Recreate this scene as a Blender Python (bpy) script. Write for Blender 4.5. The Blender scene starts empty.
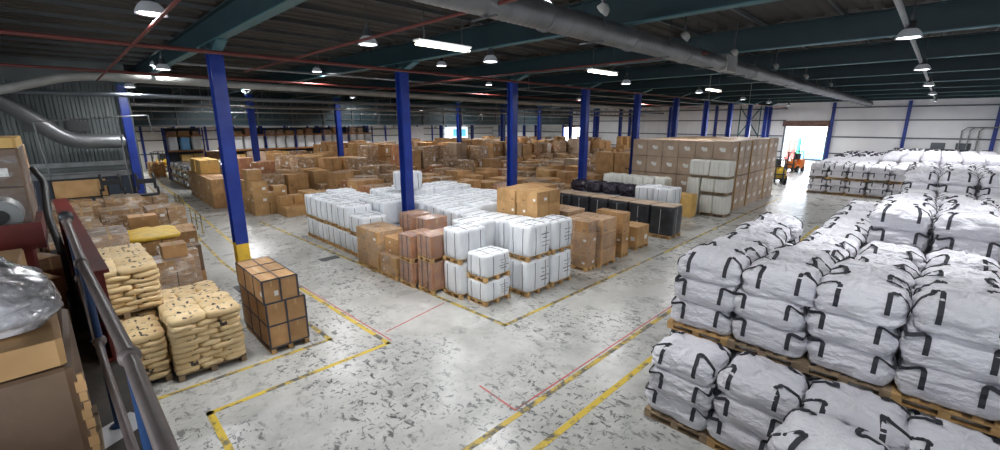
import bpy, math, random
from mathutils import Vector, noise
from mathutils.bvhtree import BVHTree

S = bpy.context.scene
COL = S.collection
R = math.radians
# ------------------------------------------------------------------ camera
FPX = 434.0
EYE = 5.0
PITCH = math.atan(102 / FPX)
cam_data = bpy.data.cameras.new('camera')
cam_data.sensor_fit = 'HORIZONTAL'
cam_data.sensor_width = 36.0
cam_data.lens = 36.0 * FPX / 1000.0
cam_data.clip_end = 400
cam_data.clip_start = 0.05
camera = bpy.data.objects.new('camera', cam_data)
camera.location = (0, 0, EYE)
camera.rotation_euler = (R(90) - PITCH, 0, R(-45))
COL.objects.link(camera)
S.camera = camera
# ------------------------------------------------------------------ world, exposure
world = bpy.data.worlds.new('daylight')
S.world = world
world.use_nodes = True
wn = world.node_tree
bg = wn.nodes['Background']
bg.inputs[0].default_value = (0.86, 0.93, 1.0, 1)
bg.inputs[1].default_value = 6.8
S.view_settings.view_transform = 'Standard'
S.view_settings.look = 'None'
S.view_settings.exposure = 0.74
S.view_settings.gamma = 1.0
S.cycles.use_denoising = True
S.cycles.max_bounces = 6
S.cycles.diffuse_bounces = 4
S.cycles.glossy_bounces = 3
S.cycles.transparent_max_bounces = 8
S.cycles.sample_clamp_indirect = 6
LAMP_W = 95.0          # each high-bay lamp
def portal(name, loc, rot, sx, sy):
    # daylight sampling through a wall opening; back and side windows unseen, added for daylight
    l = bpy.data.lights.new(name, 'AREA'); l.shape = 'RECTANGLE'; l.size = sx; l.size_y = sy; l.cycles.is_portal = True
    o = bpy.data.objects.new(name, l); o.location = loc; o.rotation_euler = rot; COL.objects.link(o)
portal('daylight_back', (-13.75, 7.0, 4.7), (R(90), 0, R(-90)), 24, 2.4)
portal('daylight_side', (-7.0, -5.75, 4.7), (R(90), 0, 0), 12, 2.4)
portal('daylight_door', (59.9, 11.05, 2.3), (R(90), 0, R(90)), 3.9, 4.6)
portal('daylight_far_door', (59.9, 43.15, 2.15), (R(90), 0, R(90)), 3.5, 4.3)
# ------------------------------------------------------------------ materials
def mat(name, col, rough=0.6, metal=0.0, col2=None, scale=3.0, bump=0.0, bscale=20.0, coat=0.0,
        stretch=(1, 1, 1), rnd=0.0, coords='world', emit=None, estr=0.0, spec=0.5, contrast=(0.35, 0.65), bdist=0.02):
    m = bpy.data.materials.new(name)
    m.use_nodes = True
    nt = m.node_tree
    b = nt.nodes['Principled BSDF']
    b.inputs['Roughness'].default_value = rough
    b.inputs['Metallic'].default_value = metal
    b.inputs['Specular IOR Level'].default_value = spec
    b.inputs['Coat Weight'].default_value = coat
    b.inputs['Coat Roughness'].default_value = 0.18
    c = (*col, 1)
    b.inputs['Base Color'].default_value = c
    if emit:
        b.inputs['Emission Color'].default_value = (*emit, 1)
        b.inputs['Emission Strength'].default_value = estr
    vec = None
    if col2 or bump:
        mp = nt.nodes.new('ShaderNodeMapping')
        mp.inputs['Scale'].default_value = stretch
        if coords == 'world':
            g = nt.nodes.new('ShaderNodeNewGeometry')
            nt.links.new(g.outputs['Position'], mp.inputs[0])
        else:
            g = nt.nodes.new('ShaderNodeTexCoord')
            nt.links.new(g.outputs['Object'], mp.inputs[0])
        vec = mp.outputs[0]
    last = None
    if col2:
        n = nt.nodes.new('ShaderNodeTexNoise')
        n.inputs['Scale'].default_value = scale
        n.inputs['Detail'].default_value = 5
        nt.links.new(vec, n.inputs['Vector'])
        rp = nt.nodes.new('ShaderNodeValToRGB')
        rp.color_ramp.elements[0].position = contrast[0]
        rp.color_ramp.elements[1].position = contrast[1]
        rp.color_ramp.elements[0].color = c
        rp.color_ramp.elements[1].color = (*col2, 1)
        nt.links.new(n.outputs[0], rp.inputs[0])
        last = rp.outputs[0]
    if rnd:
        oi = nt.nodes.new('ShaderNodeObjectInfo')
        mr = nt.nodes.new('ShaderNodeMapRange')
        mr.inputs[3].default_value = 1 - rnd
        mr.inputs[4].default_value = 1 + rnd
        nt.links.new(oi.outputs['Random'], mr.inputs[0])
        hs = nt.nodes.new('ShaderNodeHueSaturation')
        hs.inputs['Color'].default_value = c
        nt.links.new(mr.outputs[0], hs.inputs['Value'])
        if last:
            nt.links.new(last, hs.inputs['Color'])
        last = hs.outputs[0]
    if last:
        nt.links.new(last, b.inputs['Base Color'])
    if bump:
        n2 = nt.nodes.new('ShaderNodeTexNoise')
        n2.inputs['Scale'].default_value = bscale
        n2.inputs['Detail'].default_value = 4
        nt.links.new(vec, n2.inputs['Vector'])
        bp = nt.nodes.new('ShaderNodeBump')
        bp.inputs['Strength'].default_value = bump
        bp.inputs['Distance'].default_value = bdist
        nt.links.new(n2.outputs[0], bp.inputs['Height'])
        nt.links.new(bp.outputs[0], b.inputs['Normal'])
    return m

M = {}
M['bag'] = mat('woven_white_fabric', (0.80, 0.79, 0.85), 0.55, col2=(0.90, 0.89, 0.94), scale=1.6, bump=1.0, bscale=9, stretch=(1, 1, 1.8), rnd=0.09, bdist=0.07)
M['strap'] = mat('dark_webbing', (0.035, 0.037, 0.048), 0.7, bump=0.3, bscale=90)
M['wood'] = mat('pallet_wood', (0.42, 0.25, 0.10), 0.75, col2=(0.60, 0.38, 0.16), scale=4, bump=0.3, bscale=30, rnd=0.2)
M['woodgrey'] = mat('weathered_pallet_wood', (0.24, 0.17, 0.11), 0.8, col2=(0.38, 0.28, 0.17), scale=4, bump=0.3, bscale=30, rnd=0.2)
CB = dict(bump=0.25, bscale=9, rnd=0.16, rough=0.62)
M['card'] = mat('brown_cardboard', (0.38, 0.205, 0.082), col2=(0.52, 0.30, 0.13), scale=2.2, **CB)
M['card2'] = mat('kraft_cardboard', (0.39, 0.22, 0.085), col2=(0.51, 0.305, 0.13), scale=2.2, **CB)
M['card3'] = mat('dark_cardboard', (0.13, 0.078, 0.048), col2=(0.20, 0.125, 0.075), scale=2.2, **CB)
M['cardwrap'] = mat('film_highlight_cardboard', (0.36, 0.22, 0.115), 0.35, col2=(0.66, 0.56, 0.46), scale=3.2, coat=1.0, bump=1.0, bscale=5, rnd=0.15, stretch=(1, 1, 2.4), contrast=(0.5, 0.68), bdist=.05)  # pale patches are film highlights painted into the colour
M['cardyel'] = mat('ochre_cardboard', (0.60, 0.36, 0.10), col2=(0.70, 0.45, 0.15), scale=2.2, **CB)
M['cardpink'] = mat('red_brown_cardboard', (0.32, 0.135, 0.06), 0.45, col2=(0.43, 0.205, 0.10), scale=2.2, coat=0.5, bump=0.6, bscale=7, rnd=0.1)
M['cardgrey'] = mat('dusty_grey_brown_cardboard', (0.40, 0.29, 0.205), 0.6, col2=(0.50, 0.38, 0.28), scale=1.5, bump=0.3, bscale=6, rnd=0.1, coat=0.15)
M['tape'] = mat('packing_tape', (0.56, 0.38, 0.19), 0.25, rnd=0.1)
M['label'] = mat('white_paper_label', (0.78, 0.77, 0.74), 0.6)
M['ink'] = mat('dark_ink', (0.05, 0.04, 0.04), 0.6)
M['bale'] = mat('white_plastic_sheeting', (0.70, 0.73, 0.77), 0.38, col2=(0.82, 0.84, 0.86), scale=1.8, bump=0.7, bscale=6, stretch=(2.2, 2.2, 0.6), rnd=0.07, bdist=0.03)
M['balecream'] = mat('off_white_sheeting', (0.66, 0.65, 0.60), 0.5, col2=(0.77, 0.76, 0.70), scale=1.8, bump=0.6, bscale=6, stretch=(2.2, 2.2, 0.6), rnd=0.06)
M['band'] = mat('dark_plastic_band', (0.06, 0.06, 0.075), 0.5)
M['bandw'] = mat('pale_plastic_band', (0.50, 0.51, 0.50), 0.5)
M['black'] = mat('black_stretch_film', (0.014, 0.016, 0.020), 0.28, bump=0.8, bscale=9, col2=(0.03, 0.034, 0.04), scale=3)
M['purple'] = mat('black_shiny_sacks', (0.020, 0.014, 0.024), 0.22, bump=0.8, bscale=14, col2=(0.10, 0.09, 0.12), scale=9, contrast=(0.55, 0.72))
M['silver'] = mat('grey_stretch_film', (0.24, 0.235, 0.25), 0.2, bump=1.0, bscale=9, col2=(0.62, 0.61, 0.64), scale=5, coat=0.8, contrast=(.45, .62), bdist=.05)
M['sack'] = mat('cream_paper', (0.68, 0.49, 0.25), 0.6, col2=(0.80, 0.62, 0.36), scale=3, bump=0.4, bscale=9, rnd=0.08)
M['steelblue'] = mat('blue_painted_steel', (0.005, 0.022, 0.19), 0.38, col2=(0.009, 0.036, 0.26), scale=1.5, bump=0.05, bscale=20)
M['steelteal'] = mat('teal_painted_steel', (0.004, 0.020, 0.027), 0.55, col2=(0.007, 0.028, 0.036), scale=1)
M['flange'] = mat('teal_lit_edge_and_pale_bar', (0.04, 0.12, 0.14), 0.5)  # lit lower edges of rafters and haunches painted in; also pale bars
M['yellow'] = mat('yellow_paint', (0.80, 0.52, 0.03), 0.5, col2=(0.62, 0.40, 0.05), scale=5)
M['red'] = mat('dark_red_painted_steel', (0.105, 0.014, 0.013), 0.4, col2=(0.16, 0.022, 0.018), scale=3)
M['redpipe'] = mat('red_sprinkler_pipe', (0.10, 0.018, 0.014), 0.55)
M['galv'] = mat('galvanised_duct', (0.15, 0.155, 0.16), 0.4, 0.6, col2=(0.22, 0.225, 0.23), scale=2, bump=0.15, bscale=12)
M['galvdark'] = mat('dull_galvanised_steel', (0.20, 0.21, 0.21), 0.45, 0.5, col2=(0.28, 0.29, 0.29), scale=3)
M['pipe'] = mat('pale_grey_duct', (0.27, 0.27, 0.25), 0.5, 0.2, col2=(0.34, 0.34, 0.32), scale=2)
M['rail'] = mat('brown_grey_tube', (0.15, 0.12, 0.115), 0.45, 0.2, col2=(0.19, 0.155, 0.148), scale=12)
M['bluepost'] = mat('navy_tube', (0.012, 0.045, 0.135), 0.4)
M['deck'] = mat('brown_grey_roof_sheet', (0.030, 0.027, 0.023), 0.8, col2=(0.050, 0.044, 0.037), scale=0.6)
M['purlin'] = mat('dark_purlin', (0.055, 0.06, 0.06), 0.6)
M['wallw'] = mat('white_wall_panel', (0.76, 0.76, 0.77), 0.5, col2=(0.83, 0.83, 0.83), scale=0.5)
M['wallrail'] = mat('grey_wall_rail', (0.10, 0.115, 0.13), 0.5)
M['wallgrey'] = mat('grey_corrugated_sheet', (0.085, 0.10, 0.10), 0.5, 0.1, col2=(0.13, 0.145, 0.143), scale=0.8)
M['ductgrey'] = mat('dull_grey_duct', (0.15, 0.155, 0.16), 0.35, 0.4, col2=(0.2, 0.205, 0.21), scale=1)
M['walldark'] = mat('slate_blue_panel', (0.022, 0.03, 0.048), 0.5, col2=(0.032, 0.042, 0.06), scale=1)
M['shutter'] = mat('rust_brown_shutter', (0.13, 0.065, 0.045), 0.6, col2=(0.19, 0.10, 0.07), scale=3)
M['dark'] = mat('black_rubber', (0.012, 0.012, 0.014), 0.6)
M['darkmetal'] = mat('dark_grey_metal', (0.05, 0.055, 0.06), 0.45, 0.3)
M['mezz'] = mat('dusty_grey_deck', (0.055, 0.05, 0.044), 0.85, col2=(0.09, 0.08, 0.07), scale=2.5, bump=0.2, bscale=30)
M['paper'] = mat('white_paper', (0.75, 0.76, 0.80), 0.6)
M['orange'] = mat('orange_paint', (0.75, 0.19, 0.02), 0.4)
M['orangedull'] = mat('dull_orange_beam', (0.42, 0.17, 0.04), 0.5)
M['coral'] = mat('coral_red_plastic', (0.70, 0.12, 0.10), 0.5)
M['skyblue'] = mat('light_blue_panel', (0.20, 0.48, 0.80), 0.5)
M['green'] = mat('green_plastic', (0.05, 0.32, 0.16), 0.5)
M['yard'] = mat('pale_concrete_yard', (0.46, 0.46, 0.45), 0.8)
M['glow'] = mat('lamp_glow', (1, 1, 1), 0.5, emit=(0.92, 0.95, 1.0), estr=9)
M['tubeglow'] = mat('tube_glow', (1, 1, 1), 0.5, emit=(1.0, 0.90, 0.70), estr=9)
M['screen'] = mat('daylit_panel', (0.3, 0.7, 0.95), 0.5, emit=(0.10, 0.42, 0.75), estr=0.9)
M['screenw'] = mat('lit_white_panel', (0.9, 0.95, 1), 0.5, emit=(0.8, 0.93, 1.0), estr=0.9)
M['lampshade'] = mat('frosted_reflector', (0.16, 0.17, 0.18), 0.3, emit=(0.85, 0.9, 1.0), estr=0.06)

def film_material():
    m = bpy.data.materials.new('clear_stretch_film'); m.use_nodes = True
    nt = m.node_tree; nt.nodes.clear()
    o = nt.nodes.new('ShaderNodeOutputMaterial')
    mix = nt.nodes.new('ShaderNodeMixShader')
    t = nt.nodes.new('ShaderNodeBsdfTransparent')
    g = nt.nodes.new('ShaderNodeBsdfPrincipled')
    g.inputs['Base Color'].default_value = (0.75, 0.76, 0.8, 1)
    g.inputs['Roughness'].default_value = 0.16
    ge = nt.nodes.new('ShaderNodeNewGeometry')
    mp = nt.nodes.new('ShaderNodeMapping'); mp.inputs['Scale'].default_value = (1, 1, 3.5)
    n = nt.nodes.new('ShaderNodeTexNoise'); n.inputs['Scale'].default_value = 5; n.inputs['Detail'].default_value = 5
    n.inputs['Distortion'].default_value = 1.5
    rp = nt.nodes.new('ShaderNodeMapRange')
    rp.inputs[1].default_value = 0.42; rp.inputs[2].default_value = 0.75
    rp.inputs[3].default_value = 0.04; rp.inputs[4].default_value = 0.42
    bp = nt.nodes.new('ShaderNodeBump'); bp.inputs['Strength'].default_value = 1.0; bp.inputs['Distance'].default_value = 0.05
    nt.links.new(ge.outputs['Position'], mp.inputs[0]); nt.links.new(mp.outputs[0], n.inputs['Vector'])
    nt.links.new(n.outputs[0], rp.inputs[0]); nt.links.new(n.outputs[0], bp.inputs['Height'])
    nt.links.new(bp.outputs[0], g.inputs['Normal']); nt.links.new(rp.outputs[0], mix.inputs[0])
    nt.links.new(t.outputs[0], mix.inputs[1]); nt.links.new(g.outputs[0], mix.inputs[2])
    nt.links.new(mix.outputs[0], o.inputs[0])
    return m
M['film'] = film_material()

def floor_material():
    m = bpy.data.materials.new('scuffed_concrete'); m.use_nodes = True
    nt = m.node_tree; b = nt.nodes['Principled BSDF']; L = nt.links.new
    ge = nt.nodes.new('ShaderNodeNewGeometry')
    def nz(scale, detail, st=(1, 1, 1), dist=0.0, rough=0.55, rot=0):
        mp = nt.nodes.new('ShaderNodeMapping'); mp.inputs['Scale'].default_value = st; mp.inputs['Rotation'].default_value = (0, 0, rot)
        L(ge.outputs['Position'], mp.inputs[0])
        n = nt.nodes.new('ShaderNodeTexNoise'); n.inputs['Scale'].default_value = scale
        n.inputs['Detail'].default_value = detail; n.inputs['Distortion'].default_value = dist; n.inputs['Roughness'].default_value = rough
        L(mp.outputs[0], n.inputs['Vector']); return n.outputs[0]
    def ramp(src, p0, p1, c0, c1):
        r = nt.nodes.new('ShaderNodeValToRGB'); e = r.color_ramp.elements
        e[0].position = p0; e[1].position = p1; e[0].color = (*c0, 1); e[1].color = (*c1, 1)
        L(src, r.inputs[0]); return r.outputs[0]
    def mul(a, c, f=1.0):
        x = nt.nodes.new('ShaderNodeMix'); x.data_type = 'RGBA'; x.blend_type = 'MULTIPLY'
        x.inputs[0].default_value = f; L(a, x.inputs[6]); L(c, x.inputs[7]); return x.outputs[2]
    base = ramp(nz(0.5, 6), 0.3, 0.7, (0.46, 0.46, 0.44), (0.60, 0.595, 0.57))
    cloud = ramp(nz(1.7, 8, rough=0.65), 0.35, 0.6, (0.80, 0.80, 0.79), (1, 1, 1))
    # dark scuffs: a fine stretched noise gated by a broad one
    scuff = ramp(nz(7.5, 7, (1, 0.5, 1), 0.5, 0.68, 0.5), 0.555, 0.60, (0, 0, 0), (1, 1, 1))
    scuff2 = ramp(nz(13, 6, (0.5, 1, 1), 0.4, 0.65, 0.2), 0.58, 0.62, (0, 0, 0), (1, 1, 1))
    gate = ramp(nz(0.38, 4), 0.40, 0.54, (0.08, 0.08, 0.08), (1, 1, 1))
    a = nt.nodes.new('ShaderNodeMix'); a.data_type = 'RGBA'; a.blend_type = 'LIGHTEN'; a.inputs[0].default_value = 1
    L(scuff, a.inputs[6]); L(scuff2, a.inputs[7])
    g = mul(a.outputs[2], gate)
    out = nt.nodes.new('ShaderNodeMix'); out.data_type = 'RGBA'
    fm = nt.nodes.new('ShaderNodeMath'); fm.operation = 'MULTIPLY'; fm.inputs[1].default_value = 0.85
    L(g, fm.inputs[0]); L(fm.outputs[0], out.inputs[0])
    L(mul(base, cloud), out.inputs[6]); out.inputs[7].default_value = (0.04, 0.04, 0.042, 1)
    L(out.outputs[2], b.inputs['Base Color'])
    rr = nt.nodes.new('ShaderNodeMapRange'); rr.inputs[3].default_value = 0.17; rr.inputs[4].default_value = 0.42
    L(nz(1.1, 5), rr.inputs[0]); L(rr.outputs[0], b.inputs['Roughness'])
    return m
M['floor'] = floor_material()

def worn_line(name, col, wear=0.5):
    m = bpy.data.materials.new(name); m.use_nodes = True
    nt = m.node_tree; b = nt.nodes['Principled BSDF']; L = nt.links.new
    ge = nt.nodes.new('ShaderNodeNewGeometry')
    n = nt.nodes.new('ShaderNodeTexNoise'); n.inputs['Scale'].default_value = 2.2; n.inputs['Detail'].default_value = 9; n.inputs['Roughness'].default_value = 0.7
    L(ge.outputs['Position'], n.inputs['Vector'])
    r = nt.nodes.new('ShaderNodeValToRGB'); e = r.color_ramp.elements
    e[0].position = wear - 0.04; e[1].position = wear + 0.05; e[0].color = (*col, 1); e[1].color = (0.11, 0.105, 0.09, 1)
    L(n.outputs[0], r.inputs[0]); L(r.outputs[0], b.inputs['Base Color']); b.inputs['Roughness'].default_value = 0.5
    return m
M['lineyel'] = worn_line('worn_yellow_line_paint', (0.60, 0.43, 0.06), 0.50)
M['linefresh'] = worn_line('yellow_line_paint', (0.66, 0.47, 0.05), 0.55)
M['linered'] = worn_line('worn_red_line_paint', (0.50, 0.10, 0.09), 0.58)

def sack_print():
    m = M['sack']; nt = m.node_tree; L = nt.links.new; b = nt.nodes['Principled BSDF']
    src = b.inputs['Base Color'].links[0].from_socket
    tc = nt.nodes.new('ShaderNodeTexCoord')
    n = nt.nodes.new('ShaderNodeTexNoise'); n.inputs['Scale'].default_value = 12; n.inputs['Detail'].default_value = 1
    mp = nt.nodes.new('ShaderNodeMapping'); mp.inputs['Scale'].default_value = (1.0, 0.6, 1)
    L(tc.outputs['Object'], mp.inputs[0]); L(mp.outputs[0], n.inputs['Vector'])
    r = nt.nodes.new('ShaderNodeMapRange'); r.inputs[1].default_value = 0.545; r.inputs[2].default_value = 0.57
    L(n.outputs[0], r.inputs[0])
    # keep the print on the broad faces: distance from the sack's middle
    ln = nt.nodes.new('ShaderNodeVectorMath'); ln.operation = 'LENGTH'
    sc = nt.nodes.new('ShaderNodeVectorMath'); sc.operation = 'MULTIPLY'; sc.inputs[1].default_value = (1, 1, 0)
    L(tc.outputs['Object'], sc.inputs[0]); L(sc.outputs[0], ln.inputs[0])
    lt = nt.nodes.new('ShaderNodeMath'); lt.operation = 'LESS_THAN'; lt.inputs[1].default_value = 0.20
    L(ln.outputs['Value'], lt.inputs[0])
    mu = nt.nodes.new('ShaderNodeMath'); mu.operation = 'MULTIPLY'; L(r.outputs[0], mu.inputs[0]); L(lt.outputs[0], mu.inputs[1])
    mx = nt.nodes.new('ShaderNodeMix'); mx.data_type = 'RGBA'; L(mu.outputs[0], mx.inputs[0]); L(src, mx.inputs[6])
    mx.inputs[7].default_value = (0.06, 0.045, 0.04, 1)
    L(mx.outputs[2], b.inputs['Base Color'])
sack_print()

# ------------------------------------------------------------------ mesh helpers
class MB:
    """collects boxes, tubes and sweeps for ONE mesh"""
    def __init__(s): s.v = []; s.f = []; s.m = []; s.mats = []; s.sm = []
    def mi(s, m):
        m = M[m]
        if m not in s.mats: s.mats.append(m)
        return s.mats.index(m)
    def add(s, vs, fs, m, smooth=False):
        o = len(s.v); k = s.mi(m); s.v += [tuple(p) for p in vs]
        for f in fs: s.f.append([i + o for i in f]); s.m.append(k); s.sm.append(smooth)
    def box(s, x0, y0, z0, x1, y1, z1, m):
        s.add([(x0, y0, z0), (x1, y0, z0), (x1, y1, z0), (x0, y1, z0), (x0, y0, z1), (x1, y0, z1), (x1, y1, z1), (x0, y1, z1)],
              [(0, 3, 2, 1), (4, 5, 6, 7), (0, 1, 5, 4), (1, 2, 6, 5), (2, 3, 7, 6), (3, 0, 4, 7)], m)
    def tube(s, pts, r, m, n=10, cap=True, rs=None):
        pts = [Vector(p) for p in pts]; vs = []; prev = None
        for i, p in enumerate(pts):
            t = (pts[min(i + 1, len(pts) - 1)] - pts[max(i - 1, 0)]).normalized()
            a = Vector((0, 0, 1)) if abs(t.z) < 0.9 else Vector((1, 0, 0))
            if prev is not None: a = prev
            u = (a - t * a.dot(t)).normalized(); w = t.cross(u); prev = u
            rr = rs[i] if rs else r
            for k in range(n):
                q = 2 * math.pi * k / n
                vs.append(p + (u * math.cos(q) + w * math.sin(q)) * rr)
        fs = [(i * n + k, i * n + (k + 1) % n, (i + 1) * n + (k + 1) % n, (i + 1) * n + k) for i in range(len(pts) - 1) for k in range(n)]
        s.add(vs, fs, m, True)
        if cap:
            s.add(vs[:n], [tuple(range(n - 1, -1, -1))], m); s.add(vs[-n:], [tuple(range(n))], m)
    def lathe(s, prof, m, n=20, c=(0, 0, 0)):
        vs = [(c[0] + r * math.cos(2 * math.pi * k / n), c[1] + r * math.sin(2 * math.pi * k / n), c[2] + z) for r, z in prof for k in range(n)]
        fs = [(i * n + k, i * n + (k + 1) % n, (i + 1) * n + (k + 1) % n, (i + 1) * n + k) for i in range(len(prof) - 1) for k in range(n)]
        s.add(vs, fs, m, True)
    def ribbon(s, pts, wd, width, thick, m):
        """pts, matching width directions"""
        vs = []
        for i, p in enumerate(pts):
            t = (pts[min(i + 1, len(pts) - 1)] - pts[max(i - 1, 0)]).normalized()
            w = (wd[i] - t * wd[i].dot(t)).normalized(); nn = t.cross(w)
            for a, b in ((-1, -1), (1, -1), (1, 1), (-1, 1)):
                vs.append(p + w * (a * width / 2) + nn * (b * thick / 2))
        fs = [(i * 4 + k, i * 4 + (k + 1) % 4, (i + 1) * 4 + (k + 1) % 4, (i + 1) * 4 + k) for i in range(len(pts) - 1) for k in range(4)]
        e = len(pts) * 4 - 4
        s.add(vs, fs + [(3, 2, 1, 0), (e, e + 1, e + 2, e + 3)], m)
    def mesh(s, name):
        me = bpy.data.meshes.new(name); me.from_pydata(s.v, [], s.f)
        for m in s.mats: me.materials.append(m)
        me.polygons.foreach_set('material_index', s.m)
        me.polygons.foreach_set('use_smooth', s.sm)
        me.update(); return me

def link(name, data, parent=None, loc=(0, 0, 0), rz=0.0, scale=None, rot=None):
    o = bpy.data.objects.new(name, data); o.location = loc
    if rot: o.rotation_euler = rot
    elif rz: o.rotation_euler = (0, 0, rz)
    if scale: o.scale = scale
    if parent: o.parent = parent
    COL.objects.link(o); return o
def tag(o, label, cat, group=None, kind=None):
    if label: o['label'] = label
    if cat: o['category'] = cat
    if group: o['group'] = group
    if kind: o['kind'] = kind
    return o
def structure(name, mb, loc=(0, 0, 0)):
    o = link(name, mb.mesh(name), None, loc); o['kind'] = 'structure'; return o
def empty(name, loc, label, cat, group=None, rz=0.0):
    return tag(link(name, None, None, loc, rz), label, cat, group)
def copy_tree(o, parent=None):
    c = o.copy(); COL.objects.link(c)
    if parent: c.parent = parent
    for ch in o.children: copy_tree(ch, c)
    return c
def proj(x, y, z):
    k = math.sqrt(.5); c, s = math.cos(PITCH), math.sin(PITCH)
    f = k * (x + y); r = k * (x - y); h = z - EYE
    d = f * c - h * s; u = f * s + h * c
    if d < 0.2: return (9999, 9999)
    return (500 + FPX * r / d, 225 - FPX * u / d)
def in_view(x, y, z, m=90):
    p = proj(x, y, z); return -m < p[0] < 1000 + m and -m < p[1] < 450 + m
ORD = ['first', 'second', 'third', 'fourth', 'fifth', 'sixth', 'seventh', 'eighth', 'ninth', 'tenth', 'eleventh', 'twelfth', 'thirteenth',
       'fourteenth', 'fifteenth', 'sixteenth', 'seventeenth', 'eighteenth', 'nineteenth', 'twentieth', 'twenty-first', 'twenty-second',
       'twenty-third', 'twenty-fourth', 'twenty-fifth', 'twenty-sixth', 'twenty-seventh', 'twenty-eighth', 'twenty-ninth', 'thirtieth',
       'thirty-first', 'thirty-second', 'thirty-third', 'thirty-fourth', 'thirty-fifth', 'thirty-sixth', 'thirty-seventh', 'thirty-eighth', 'thirty-ninth', 'fortieth']
_ub = {}
def unit_box(m):
    if m not in _ub:
        b = MB(); b.box(-.5, -.5, -.5, .5, .5, .5, m); _ub[m] = b.mesh('block_' + m)
    return _ub[m]
def slab(name, m, parent, x0, y0, z0, x1, y1, z1):
    """a plain piece (board, block, plate) as a part of its own"""
    return link(name, unit_box(m), parent, ((x0 + x1) / 2, (y0 + y1) / 2, (z0 + z1) / 2), scale=(x1 - x0, y1 - y0, z1 - z0))

def soft_mesh(name, seed, w, d, h, m, n=5.0, prof=None, seg=44, amp=0.02, fr=(4, 4, 4), amp2=0.0, fr2=(2, 2, 12), dome=0.0, gather=0.0, bulge=0.04, crease=0.0, dense=0):
    """pillow-like body of a sack, bag or bale: superellipse rings, noise folds"""
    rnd = random.Random(seed)
    if prof is None:
        prof = [(0.5, 0), (0.88, 0.0), (0.965, 0.05), (0.99, 0.16), (1.0, 0.3), (1.0, 0.42), (1.0, 0.55), (1.0, 0.68), (0.985, 0.8), (0.95, 0.91), (0.86, 0.985), (0.6, 1.0), (0.3, 1.0)]
    for _ in range(dense):
        q = [prof[0]]
        for a, c in zip(prof[:-1], prof[1:]): q += [((a[0] + c[0]) / 2, (a[1] + c[1]) / 2), c]
        prof = q
    off = Vector((seed * 7.3, seed * 3.1, seed * 1.7)); ph = [rnd.uniform(0, 6.28) for _ in range(4)]
    vs = []
    def pt(r, zz, th):
        c, s_ = math.cos(th), math.sin(th)
        q = (abs(c) ** n + abs(s_) ** n) ** (-1.0 / n)
        b = 1 + bulge * math.sin(math.pi * min(max(zz, 0), 1)) * (1 if r > 0.9 else 0)
        x, y = c * q * r * b * w / 2, s_ * q * r * b * d / 2
        z = zz * h
        if zz > 0.9: z += dome * h * (1 - r) ** 1.0 * (0.7 + 0.5 * noise.noise(off + Vector((x * 3, y * 3, 9))))
        p = Vector((x, y, z)); e = 0.25 if zz < 0.03 else 1.0
        k = noise.noise(off + Vector((x * fr[0], y * fr[1], z * fr[2])))
        k2 = noise.noise(off * 1.7 + Vector((x * fr2[0], y * fr2[1], z * fr2[2])))
        dirn = Vector((c, s_, 0)) * (1 if r > 0.8 else 0.1) + Vector((0, 0, 0.7 if zz > 0.85 else 0.0))
        p += dirn * (amp * k + amp2 * k2) * e * 1.6
        if crease:
            q1 = 1 - 2.6 * abs(noise.noise(off + Vector((x * 4 + z * 5, y * 4 - z * 4, z * 7)))); q2 = 1 - 2.6 * abs(noise.noise(off * 2 + Vector((x * 7 - z * 6, y * 7 + z * 3, z * 9))))
            p += (dirn if zz < .85 else Vector((0, 0, 1))) * crease * (max(q1, -.4) + .6 * max(q2, -.4)) * e
        if gather and zz > 0.85:
            g = math.sin(th * 9 + ph[0] + 3 * k) * 0.6 + math.sin(th * 17 + ph[1] + 4 * k) * 0.4
            p.z += gather * g * (0.35 + min(r, 1 - r) * 2)
        return p
    for r, z in prof:
        for i in range(seg): vs.append(pt(r, z, 2 * math.pi * i / seg))
    fs = [(j * seg + i, j * seg + (i + 1) % seg, (j + 1) * seg + (i + 1) % seg, (j + 1) * seg + i) for j in range(len(prof) - 1) for i in range(seg)]
    e = len(vs); vs.append(Vector((0, 0, 0))); t = vs[(len(prof) - 1) * seg:len(prof) * seg]
    vs.append(sum(t, Vector()) / seg + Vector((0, 0, 0.01)))
    fs += [(i, e, (i + 1) % seg) for i in range(seg)]
    o = (len(prof) - 1) * seg
    fs += [(o + i, o + (i + 1) % seg, e + 1) for i in range(seg)]
    b = MB(); b.add(vs, fs, m, True)
    return b.mesh(name), BVHTree.FromPolygons(vs, fs)
# ================================================================== SETTING
b = MB(); b.box(-14, -6, -0.25, 62, 78, 0, 'floor'); floor = structure('floor', b)
def line(name, pts, w=0.10, m='lineyel', z=0.003):
    mb = MB()
    for (x0, y0), (x1, y1) in zip(pts[:-1], pts[1:]):
        a = Vector((x0, y0, 0)); c = Vector((x1, y1, 0)); t = (c - a).normalized(); n = Vector((-t.y, t.x, 0)) * w / 2
        a = a - t * w / 2; c = c + t * w / 2
        q = [a - n, c - n, c + n, a + n]
        mb.add([(p.x, p.y, z + 0.0004) for p in q] + [(p.x, p.y, 0.0) for p in q], [(0, 1, 2, 3), (4, 5, 1, 0), (5, 6, 2, 1), (6, 7, 3, 2), (7, 4, 0, 3)], m)
    return link(name, mb.mesh(name), floor)
line('floor_line', [(1.12, 6.0), (1.12, 8.38), (4.68, 8.36), (4.58, 13.4), (4.45, 18.0), (4.9, 28.6), (5.6, 48)], 0.11, 'linefresh')
line('floor_line', [(0.3, 9.55), (3.8, 9.5), (3.72, 12), (3.55, 18), (3.9, 27), (4.6, 45)], 0.10)
line('floor_line', [(6.75, 24.5), (7.27, 7.09), (17, 7.07), (34, 7.2)], 0.11)
line('floor_line', [(3.0, 4.5), (26, 4.48)], 0.11)
line('floor_line', [(3.2, 3.72), (26, 3.66)], 0.12, 'linefresh')
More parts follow.
